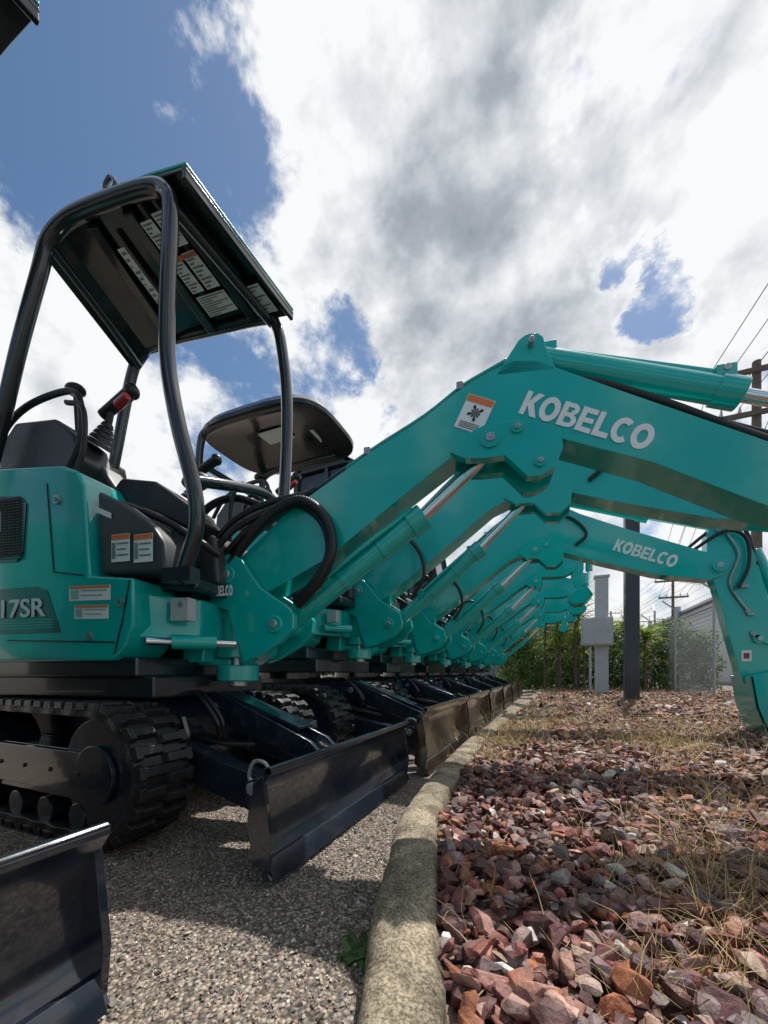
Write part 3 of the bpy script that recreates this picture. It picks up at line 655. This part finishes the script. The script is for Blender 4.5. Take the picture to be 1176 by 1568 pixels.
for j in range(len(ys)-1):
    for i in range(nx): fs.append((j*(nx+1)+i,j*(nx+1)+i+1,(j+1)*(nx+1)+i+1,(j+1)*(nx+1)+i))
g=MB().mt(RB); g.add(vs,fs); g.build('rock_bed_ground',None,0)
def hulls(n,npt,flat):
    out=[]
    for i in range(n):
        bm=bmesh.new(); sc=(random.uniform(.85,1.4),random.uniform(.65,1.05),random.uniform(*flat))
        cutn=[(Vector([random.gauss(0,1) for _ in range(3)]).normalized(),random.uniform(.45,.75)) for _ in range(6)]
        for k in range(npt):
            v=Vector([random.gauss(0,1) for _ in range(3)]).normalized()*random.uniform(.9,1.05)
            for nn,dd in cutn:
                e_=v.dot(nn)-dd
                if e_>0: v-=nn*e_
            bm.verts.new((v.x*sc[0],v.y*sc[1],v.z*sc[2]))
        r=bmesh.ops.convex_hull(bm,input=bm.verts)
        junk=[e for e in r['geom_interior'] if isinstance(e,bmesh.types.BMVert)]
        bmesh.ops.delete(bm,geom=junk,context='VERTS')
        bm.verts.ensure_lookup_table(); bm.verts.index_update()
        V=np.array([v.co[:] for v in bm.verts]); F=np.array([[v.index for v in f.verts] for f in bm.faces if len(f.verts)==3]); bm.free(); out.append((V,F))
    return out
def scatter(name,protos,P,S,cols,matl,tilt=.5):
    VV=[];FF=[];CC=[];o=0
    for p,s,c in zip(P,S,cols):
        V,F=protos[random.randrange(len(protos))]
        R=np.array(Matrix.Rotation(random.uniform(0,6.28),3,'Z')@Matrix.Rotation(random.gauss(0,tilt),3,'X')@Matrix.Rotation(random.gauss(0,tilt),3,'Y'))
        VV.append(V@R.T*s+np.array(p)); FF.append(F+o); CC.append(np.tile(np.array([*c,1.]),(len(V),1))); o+=len(V)
    V=np.concatenate(VV);F=np.concatenate(FF);C=np.concatenate(CC)
    me=bpy.data.meshes.new(name); me.vertices.add(len(V)); me.vertices.foreach_set('co',V.ravel()); me.loops.add(F.size); me.loops.foreach_set('vertex_index',F.ravel().astype(np.int32))
    me.polygons.add(len(F)); me.polygons.foreach_set('loop_start',np.arange(0,F.size,3,dtype=np.int32)); me.polygons.foreach_set('loop_total',np.full(len(F),3,dtype=np.int32))
    me.update(); me.validate(); me.shade_flat()
    at=me.color_attributes.new('Col','FLOAT_COLOR','POINT'); at.data.foreach_set('color',C.ravel().astype(np.float32))
    me.materials.append(matl); ob=bpy.data.objects.new(name,me); COL.objects.link(ob); return ob
def stone_mat(name,ns,b0=.55,b1=1.35,bd=.004):
    m,nt,b=nmat(name);N=nt.nodes;L=nt.links
    at=N.new('ShaderNodeAttribute'); at.attribute_name='Col'
    tc=N.new('ShaderNodeTexCoord'); n=N.new('ShaderNodeTexNoise'); n.inputs['Scale'].default_value=ns; n.inputs['Detail'].default_value=5; n.inputs['Roughness'].default_value=.65
    L.new(tc.outputs['Object'],n.inputs['Vector'])
    mr=N.new('ShaderNodeMapRange'); mr.inputs['From Min'].default_value=.3; mr.inputs['From Max'].default_value=.7; mr.inputs['To Min'].default_value=b0; mr.inputs['To Max'].default_value=b1; L.new(n.outputs['Fac'],mr.inputs['Value'])
    mx=N.new('ShaderNodeMix'); mx.data_type='RGBA'; mx.blend_type='MULTIPLY'; mx.inputs['Factor'].default_value=1
    L.new(at.outputs['Color'],mx.inputs[6]); L.new(mr.outputs['Result'],mx.inputs[7]); L.new(mx.outputs[2],b.inputs['Base Color']); b.inputs['Roughness'].default_value=.6
    bp=N.new('ShaderNodeBump'); bp.inputs['Strength'].default_value=.9; bp.inputs['Distance'].default_value=bd; L.new(n.outputs['Fac'],bp.inputs['Height']); L.new(bp.outputs['Normal'],b.inputs['Normal'])
    return m
P=[];S=[];C=[]
def jit(c,j=.25): 
    k=random.uniform(1-j,1+j); return tuple(min(.8,x*k*random.uniform(.92,1.08)) for x in c)
def rcol():
    if random.random()<.035: return jit((.6,.55,.48),.15)
    return jit(random.choice(ROCKC))
def addrocks(n,y0,y1,xf,r0,r1,zb):
    for _ in range(n):
        y=random.uniform(y0,y1); x=kx(y)+.085+random.random()*xf(y)
        r=random.uniform(r0,r1)*random.choice((.35,.45,.6,.8,.95,1,1.15)); P.append((x,y,zb+.025*random.random()+r*.3+.03*min(1,(x-kx(y)-.06)*1.5)+.015*nz(x*1.5,y*1.5))); S.append(r); C.append(rcol())
addrocks(5600,.1,2.2,lambda y:.7+.55*y,.016,.036,.07)
addrocks(6000,2.2,5.5,lambda y:.9+.55*y,.020,.038,.07)
addrocks(4500,5.5,14,lambda y:1.5+.5*y,.03,.06,.07)
scatter('landscaping_rocks',hulls(60,24,(.4,.8)),P,S,C,stone_mat('red_rock',35,.4,1.5,.006))
P=[];S=[];C=[]
for _ in range(24000):
    y=random.uniform(.15,2.0)**1.; x=kx(y)-.08-random.random()*1.7
    r=random.uniform(.0025,.0065)*(2. if random.random()<.02 else 1); P.append((x,y,r*.3+gz(x))); S.append(r); C.append(jit(random.choice(GRAVC),.3) if random.random()>.04 else jit((.6,.55,.48)))
scatter('gravel_stones',hulls(20,10,(.6,.9)),P,S,C,stone_mat('gravel_stone',90,bd=.001))
# ------------------------------------------------------------ dry grass
def leafmat(name,rough=.6,trans=.3):
    m,nt,b=nmat(name);N=nt.nodes;L=nt.links
    at=N.new('ShaderNodeAttribute'); at.attribute_name='Col'; L.new(at.outputs['Color'],b.inputs['Base Color']); b.inputs['Roughness'].default_value=rough
    tr=N.new('ShaderNodeBsdfTranslucent'); L.new(at.outputs['Color'],tr.inputs['Color']); mx=N.new('ShaderNodeMixShader'); mx.inputs[0].default_value=trans
    L.new(b.outputs[0],mx.inputs[1]); L.new(tr.outputs[0],mx.inputs[2]); L.new(mx.outputs[0],N['Material Output'].inputs['Surface'])
    return m
LM=leafmat('grass_blades'); LF=leafmat('leaves',.5,.5)
def ribbons(name,items,matl,seg=4):
    VV=[];FF=[];CC=[]
    for base,d,ln,w,col,bend in items:
        o=len(VV); side=Vector((-d.y,d.x,0)); side=side.normalized() if side.length>.01 else Vector((1,0,0))
        side=(side+Vector((0,0,random.uniform(-.4,.4)))).normalized()
        p=Vector(base); dd=Vector(d).normalized()
        for k in range(seg+1):
            t=k/seg; ww=w*(1-t*.85)
            VV.append(p-side*ww); VV.append(p+side*ww); CC+= [(*col,1)]*2
            p=p+dd*(ln/seg); dd=(dd+Vector((random.gauss(0,.16),random.gauss(0,.16),-bend/seg))).normalized()
        for k in range(seg): FF.append((o+2*k,o+2*k+1,o+2*k+3,o+2*k+2))
    me=bpy.data.meshes.new(name); me.from_pydata([tuple(v) for v in VV],[],FF)
    at=me.color_attributes.new('Col','FLOAT_COLOR','POINT'); at.data.foreach_set('color',np.array(CC,dtype=np.float32).ravel())
    me.materials.append(matl); o=bpy.data.objects.new(name,me); COL.objects.link(o); return o
it=[]
STR=[(.50,.36,.18),(.62,.46,.25),(.38,.26,.13),(.46,.33,.14),(.30,.24,.10)]
def clump(x,y,n,ln,spread,w=.0015):
    for _ in range(n):
        a=random.uniform(0,6.28); t=random.random()*1.2
        d=Vector((math.cos(a)*t,math.sin(a)*t,random.uniform(.1,.8)))
        it.append(((x+random.gauss(0,spread),y+random.gauss(0,spread),.1),d,ln*random.uniform(.3,1.2),w*random.uniform(.6,1.4),jit(random.choice(STR),.2),random.uniform(.2,1.8)))
for (x,y,n,ln,sp) in ((.38,1.05,420,.17,.09),(.46,1.3,440,.2,.12),(.30,.85,200,.13,.06),(.22,1.15,140,.14,.08),(.2,1.3,80,.14,.15),(.65,1.75,400,.2,.15),(.35,1.6,140,.15,.12),(.1,2.4,100,.14,.2),(.75,2.6,300,.18,.2),(.8,3.3,700,.22,.2),(.5,3.6,440,.2,.2),(-.3,3.2,480,.17,.12),(-.2,3.9,480,.18,.15),(-.35,2.6,200,.12,.08),(.15,4.4,460,.17,.3),(1.3,4.2,500,.2,.3),(-.1,.9,24,.12,.1),(.12,.75,34,.12,.05),(.2,.8,70,.12,.04),(.5,2.2,160,.15,.2),(.2,3.0,160,.14,.2)):
    clump(x,y,n,ln,sp,.0014 if y<2 else .0024)
for _ in range(1250):
    y=random.uniform(3.6,14); x=kx(y)+.15+random.random()*(1.+.5*y); clump(x,y,random.randint(8,26),random.uniform(.06,.2),.16,.0034)
ribbons('dry_grass',it,LM,3)
it=[]
def broad(x,y,z,n,ln,w,cols,up=.6):
    for _ in range(n):
        a=random.uniform(0,6.28); it.append(((x+random.gauss(0,.02),y+random.gauss(0,.02),z),Vector((math.cos(a),math.sin(a),random.uniform(.1,up))),ln*random.uniform(.5,1.1),w,jit(random.choice(cols),.25),1.2))
GC=[(.08,.18,.04),(.13,.22,.07),(.05,.12,.03)]
broad(-.395,.80,.0,44,.07,.011,GC); broad(-.44,1.25,.0,12,.05,.007,GC); broad(-.34,3.5,.1,20,.1,.012,GC)
ribbons('green_weed',it,LF,3)
# ------------------------------------------------------------ background vegetation
BARK=mat('bark',(.12,.09,.07),.9,0,0,.3,10)
def foliage(name,blobs,n,ls,cols,stems=None):
    VV=[];FF=[];CC=[]
    for _ in range(n):
        c,r=random.choice(blobs)
        v=Vector([random.gauss(0,1) for _ in range(3)]).normalized()*random.random()**.4
        p=Vector(c)+Vector((v.x*r[0],v.y*r[1],v.z*r[2]))
        if p.z<.05: continue
        u=Vector([random.gauss(0,1) for _ in range(3)]).normalized(); w=u.orthogonal().normalized()
        s=ls*random.uniform(.6,1.4); o=len(VV)
        VV+=[p-u*s,p-w*s*.45,p+u*s,p+w*s*.45]; FF.append((o,o+1,o+2,o+3))
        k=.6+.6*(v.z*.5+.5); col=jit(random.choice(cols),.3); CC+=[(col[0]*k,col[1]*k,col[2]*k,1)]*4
    me=bpy.data.meshes.new(name); me.from_pydata([tuple(v) for v in VV],[],FF)
    at=me.color_attributes.new('Col','FLOAT_COLOR','POINT'); at.data.foreach_set('color',np.array(CC,dtype=np.float32).ravel())
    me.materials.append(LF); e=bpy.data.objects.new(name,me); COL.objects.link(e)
    if stems:
        s=MB().mt(BARK)
        for a,b,r in stems: s.cyl(a,b,r,r*.5,8)
        s.build('stems',e,0)
    return e
FG=[(.12,.21,.05),(.18,.28,.06),(.06,.14,.03),(.25,.31,.08)]
bl=[]
for x in np.arange(-1.4,4.6,.24):
    hh=2.05+.6*nz(x*1.3,2.2)
    for z in np.arange(.2,hh,.36): bl.append(((x,14.4+random.uniform(-.35,.35),z),(.36,.36,.34)))
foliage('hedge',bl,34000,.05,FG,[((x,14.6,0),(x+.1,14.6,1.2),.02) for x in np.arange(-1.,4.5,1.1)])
def palm(x,y,h,n=120,ln=.7):
    its=[]
    for _ in range(n):
        a=random.uniform(0,6.28); e_=random.uniform(-.3,1.4); zz=h*random.uniform(.45,1.0) if random.random()<.35 else h
        its.append(((x,y,zz),Vector((math.cos(a),math.sin(a),e_)),ln*random.uniform(.6,1.1),.03,jit(random.choice([(.24,.34,.07),(.46,.48,.11),(.14,.24,.05)]),.25),random.uniform(.3,1.4)))
    o=ribbons('palm_tree',its,LF,5)
    s=MB().mt(BARK).cyl((x,y,0),(x,y,h),.045,.035,10); s.build('trunk',o,0)
palm(.3,12.9,1.8); palm(.75,13.1,2.4); palm(-.1,13.1,2.3); palm(1.0,13.3,1.7); palm(.25,13.5,3.0,150,.9); palm(2.6,13.4,1.7); palm(2.15,13.4,2.1); palm(.85,13.6,3.1,150,.9)
bl=[((x+random.uniform(-1,1),70+random.uniform(-3,3),random.uniform(1,3.2)),(2.2,1.5,1.8)) for x in np.arange(-45,60,1.6)]
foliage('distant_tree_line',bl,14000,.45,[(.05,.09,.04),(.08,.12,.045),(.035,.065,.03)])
# ------------------------------------------------------------ fence, poles, wall
GALV=mat('galvanised_steel',(.42,.44,.45),.5,.6,0,.1,10)
def chain_fence(p0,p1,h,name='chain_link_fence',z0=.05):
    p0=Vector(p0);p1=Vector(p1); L_=(p1-p0).length; d=(p1-p0)/L_
    mb=MB().mt(GALV); n=int(L_/2.6)
    for i in range(n+1):
        p=p0+d*(L_*i/n); mb.cyl((p.x,p.y,0),(p.x,p.y,h+.35),.03,n=10)
        q=Vector((-d.y,d.x,0)); mb.beam((p.x,p.y,h+.33),(p.x+q.x*.3,p.y+q.y*.3,h+.6),.03,.03)
    mb.cyl((p0.x,p0.y,h),(p1.x,p1.y,h),.02,n=8)
    q=Vector((-d.y,d.x,0))
    for k,(o_,z) in enumerate(((0,h+.15),(0,h+.33),(.15,h+.45),(.3,h+.6))):
        a=p0+q*o_; b=p1+q*o_; mb.cyl((a.x,a.y,z),(b.x,b.y,z),.004,n=4,cap=False)
    w=.002; s=.075; H=h-z0
    for i in range(-int(H/s),int(L_/s)+int(H/s)):
        for sg in (1,-1):
            A=i*s; B=A+sg*H
            t0=(0-A)/(B-A); t1=(L_-A)/(B-A)
            if t0>t1: t0,t1=t1,t0
            lo=max(0,t0); hi=min(1,t1)
            if hi-lo<.01: continue
            a=p0+d*(A+(B-A)*lo); b=p0+d*(A+(B-A)*hi)
            mb.cyl((a.x,a.y,z0+H*lo),(b.x,b.y,z0+H*hi),w,n=3,cap=False)
    mb.build(name,None,0)
chain_fence((3.3,10.5,0),(3.3,33.,0),2.1)
chain_fence((-4,15.6,0),(3.3,15.6,0),2.4)
CLAD=mat('wall_cladding',(.5,.53,.56),.5,.2,0,.08,1.5)
e=empty('warehouse_building',(9.,14,0))
w=MB().mt(CLAD); H=5.; prof=[]
z=.0
while z<H-.1:
    prof+=[(0,z),(0,z+.11),(.06,z+.13),(.06,z+.24)]; z+=.26
vs=[(x,y,z) for y in (0,60) for x,z in prof]; n=len(prof)
w.add(vs,[(i,i+1,n+i+1,n+i) for i in range(n-1)]); w.add([(0.1,0,0),(12,0,0),(12,0,H),(6,0,H+1.3),(0.1,0,H)],[(0,1,2,3,4)])
w.build('walls',e,0,smooth=False)
w=MB().mt(mat('roof_metal',(.4,.42,.44),.45,.4)); w.add([(-.25,-.2,H),(6,-.2,H+1.35),(6,60,H+1.35),(-.25,60,H)],[(0,1,2,3)]); w.add([(12.2,-.2,H),(6,-.2,H+1.35),(6,60,H+1.35),(12.2,60,H)],[(3,2,1,0)]); w.box((-.2,30,H-.02),(.16,60.,.14)); w.build('roof',e,0,smooth=False)
w=MB().mt(GREYP); 
for y in (14,30,46): w.box((-.03,y,1.9),(.08,4,3.6))
w.build('roller_doors',e,.01)
w=MB().mt(mat('dark_blue_cladding',(.03,.045,.08),.5)); w.prism([(-4,0),(1.4,0),(1.4,3.6),(-1.3,4.3),(-4,3.6)],24,34)
for k in range(20): w.box((-3.9+.27*k,23.98,1.75),(.05,.04,3.4))
w.build('metal_shed',None,.02)
PB=mat('dark_pole_paint',(.03,.035,.045),.45,0,.2,.15,5)
w=MB().mt(PB); w.box((1.5,8.9,2.25),(.24,.24,4.3)); w.box((1.5,8.9,.1),(.5,.5,.05)); 
for a in (-.2,.2):
    for b in (-.2,.2): w.cyl((1.5+a,8.9+b,.1),(1.5+a,8.9+b,.17),.02,n=8)
w.beam((1.5,8.9,4.35),(1.5,8.0,4.5),.12,.08); w.box((1.5,7.8,4.52),(.3,.6,.1)); w.build('street_lamp',None,.01)
w=MB().mt(GREYP); w.box((1.28,11.6,1.6),(.3,.22,3.1)); w.box((1.28,11.6,3.17),(.36,.28,.06))
w.box((1.15,11.38,1.72),(.72,.2,.72)); w.box((1.15,11.27,1.72),(.66,.015,.66)); w.mt(PIN).box((1.4,11.255,1.72),(.03,.02,.1))
w.mt(GREYP).cyl((1.0,11.4,.05),(1.0,11.4,1.36),.03,n=10); w.build('electrical_box_post',None,.01)
POLE=mat('weathered_timber_pole',(.13,.11,.09),.85,0,0,.25,5)
def power_pole(x,y,h,r=.14):
    w=MB().mt(POLE); w.cyl((x,y,0),(x,y,h),r,r*.7,14); pts=[]
    for zz,l in ((h-.3,1.15),(h-1.5,.9)):
        w.mt(POLE).box((x,y-r*.9,zz),(l*2,.1,.12))
        for k in (-1,-.5,.5,1):
            w.mt(GREYP).cyl((x+k*l*.92,y-r*.9,zz+.06),(x+k*l*.92,y-r*.9,zz+.24),.045,.025,10)
            pts.append((x+k*l*.92,y-r*.9,zz+.24))
    w.mt(GALV).cyl((x+.28,y,h-3.),(x+.28,y,h-2.2),.2,n=16)
    w.build('power_pole',None,0); return pts
a=power_pole(5.38,14.1,9.4); b=power_pole(8.3,34,7.6,.12); c=power_pole(8.,62,9.2,.16); d0=[(px+1.5,py-25,pz+1) for px,py,pz in a]
w=MB().mt(BLACK)
for s0,s1 in ((d0,a),(a,b),(b,c)):
    for p,q in zip(s0,s1):
        p=Vector(p);q=Vector(q); m_=(p+q)/2-Vector((0,0,.45)); w.tube([p,p.lerp(m_,.5)+Vector((0,0,-.1)),m_,m_.lerp(q,.5)+Vector((0,0,-.1)),q],.011,5,4)
for p in b[:4]: w.tube([p,(p[0]+10,p[1]+8,7.3),(p[0]+25,p[1]+16,7.9)],.015,5,4)
w.build('power_lines',None,0)
# ------------------------------------------------------------ world
wd=bpy.data.worlds.new('World'); SC.world=wd; wd.use_nodes=True
nt=wd.node_tree; N=nt.nodes; L=nt.links
for n in list(N): N.remove(n)
out=N.new('ShaderNodeOutputWorld')
sv=Vector((.12,.5,1.)).normalized(); el=math.asin(sv.z); az=math.atan2(sv.x,sv.y)
sky=N.new('ShaderNodeTexSky'); sky.sky_type='NISHITA'; sky.sun_disc=False; sky.sun_elevation=el; sky.sun_rotation=az; sky.air_density=1.; sky.dust_density=.5; sky.ozone_density=1.8
hs=N.new('ShaderNodeHueSaturation'); hs.inputs['Saturation'].default_value=1.1; hs.inputs['Hue'].default_value=.495; L.new(sky.outputs[0],hs.inputs['Color'])
bg=N.new('ShaderNodeBackground'); L.new(hs.outputs[0],bg.inputs[0]); bg.inputs[1].default_value=.11
tc=N.new('ShaderNodeTexCoord')
nrm=N.new('ShaderNodeVectorMath'); nrm.operation='NORMALIZE'; L.new(tc.outputs['Generated'],nrm.inputs[0]); DIR=nrm.outputs[0]
def M(op,a,b=None,c=None,clamp=False):
    n=N.new('ShaderNodeMath'); n.operation=op; n.use_clamp=clamp
    for i,v in enumerate((a,b,c)):
        if v is None: continue
        if isinstance(v,(int,float)): n.inputs[i].default_value=v
        else: L.new(v,n.inputs[i])
    return n.outputs[0]
def noise(scale,detail,rough,off,dist=0.,col=False):
    m=N.new('ShaderNodeMapping'); m.inputs['Location'].default_value=off; m.inputs['Scale'].default_value=(1,1,1.25); L.new(DIR,m.inputs[0])
    n=N.new('ShaderNodeTexNoise'); n.inputs['Scale'].default_value=scale; n.inputs['Detail'].default_value=detail; n.inputs['Roughness'].default_value=rough; n.inputs['Distortion'].default_value=dist
    L.new(m.outputs[0],n.inputs['Vector']); return n.outputs['Color' if col else 'Fac']
# warped direction so that cloud gaps get ragged, natural outlines
wn=noise(5.,6,.62,(5.2,2.1,7.),0,True)
wa=N.new('ShaderNodeVectorMath'); wa.operation='SUBTRACT'; L.new(wn,wa.inputs[0]); wa.inputs[1].default_value=(.5,.5,.5)
wb=N.new('ShaderNodeVectorMath'); wb.operation='MULTIPLY_ADD'; L.new(wa.outputs[0],wb.inputs[0]); wb.inputs[1].default_value=(.42,.42,.42); L.new(DIR,wb.inputs[2])
wc=N.new('ShaderNodeVectorMath'); wc.operation='NORMALIZE'; L.new(wb.outputs[0],wc.inputs[0]); WDIR=wc.outputs[0]
def blob(d,r,wgt,src=None):
    d=Vector(d).normalized(); n=N.new('ShaderNodeVectorMath'); n.operation='DOT_PRODUCT'; L.new(src or WDIR,n.inputs[0]); n.inputs[1].default_value=d
    mr=N.new('ShaderNodeMapRange'); mr.interpolation_type='SMOOTHSTEP'; mr.inputs['From Min'].default_value=math.cos(math.radians(r)); mr.inputs['From Max'].default_value=1.
    mr.inputs['To Min'].default_value=0; mr.inputs['To Max'].default_value=wgt; L.new(n.outputs['Value'],mr.inputs['Value']); return mr.outputs[0]
off=(3.1,1.7,.4)
n1=noise(4.2,10,.60,off,.1)
sunoff=tuple(o+sv[i]*.06*(1.25 if i==2 else 1) for i,o in enumerate(off))
n1s=noise(4.2,5,.55,sunoff,.1)
v=M('MULTIPLY_ADD',n1,1.5,-.08)
for d,r,wg in (((-.511,.34,.79),20,-.28),((-.446,.421,.79),9,-.08),((-.60,.26,.80),18,-.18),((.073,.60,.797),6,-.26),((.101,.631,.769),4,-.12),((.133,.771,.623),5,-.36),((-.425,.692,.584),11,-.32),((-.62,.56,.50),13,-.14),
               ((-.222,.551,.804),25,.24),((.01,.727,.686),24,.18),((-.731,.343,.5),18,.16),((.2,.613,.765),14,.12),((.05,-.85,.45),85,-.22)):  # last: unseen cloud gap behind camera, added to cut fill light, tint teal
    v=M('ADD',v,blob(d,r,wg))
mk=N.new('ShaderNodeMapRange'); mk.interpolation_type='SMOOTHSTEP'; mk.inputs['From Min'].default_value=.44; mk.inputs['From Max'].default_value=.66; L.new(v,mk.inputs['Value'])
th=M('MINIMUM',M('MULTIPLY_ADD',v,-.8,1.52),1.05)
lit=M('MULTIPLY',M('SUBTRACT',n1,n1s),2.3)
sh=M('ADD',th,lit); n3=noise(6.,6,.55,(1.3,9.1,5.)); n2=noise(2.4,3,.45,(8.3,4.1,2.))
sh=M('ADD',sh,M('MULTIPLY_ADD',n3,.8,-.4)); sh=M('ADD',sh,M('MULTIPLY_ADD',n2,1.1,-.55))
for d,r,wg in (((-.312,.456,.834),14,.30),((.197,.613,.765),18,.22),((-.222,.58,.80),15,-.14),((.01,.727,.686),18,-.18),((-.73,.34,.59),16,.25)): sh=M('ADD',sh,blob(d,r,wg))
cr=N.new('ShaderNodeValToRGB'); L.new(sh,cr.inputs[0])
ce=cr.color_ramp.elements; ce[0].position=.0; ce[0].color=(.25,.285,.33,1); ce[1].position=1.; ce[1].color=(.95,.96,.97,1)
x=ce.new(.4); x.color=(.40,.44,.49,1); x=ce.new(.7); x.color=(.67,.70,.74,1)
bg2=N.new('ShaderNodeBackground'); L.new(cr.outputs[0],bg2.inputs[0]); bg2.inputs[1].default_value=1.
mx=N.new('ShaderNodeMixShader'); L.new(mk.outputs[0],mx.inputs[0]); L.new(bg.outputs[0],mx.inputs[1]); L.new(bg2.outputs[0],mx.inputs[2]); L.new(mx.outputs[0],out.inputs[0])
wd.cycles.sampling_method='MANUAL'; wd.cycles.sample_map_resolution=512
sl=bpy.data.lights.new('sun','SUN'); sl.energy=5.; sl.angle=math.radians(.55); sl.color=(1,.96,.9)
so=bpy.data.objects.new('sun',sl); COL.objects.link(so); so.rotation_euler=sv.to_track_quat('Z','Y').to_euler(); so.location=(2,8,12)
cam=bpy.data.cameras.new('camera'); co=bpy.data.objects.new('camera',cam); COL.objects.link(co)
co.location=(0,0,.65); co.rotation_euler=(math.radians(90),0,math.radians(23.1))
cam.sensor_fit='AUTO'; cam.sensor_width=36; cam.lens=36*591/1568; cam.shift_y=(1030-784)/1568; cam.clip_start=.02; cam.clip_end=2000
SC.camera=co
SC.view_settings.view_transform='Standard'; SC.view_settings.look='None'; SC.view_settings.exposure=0
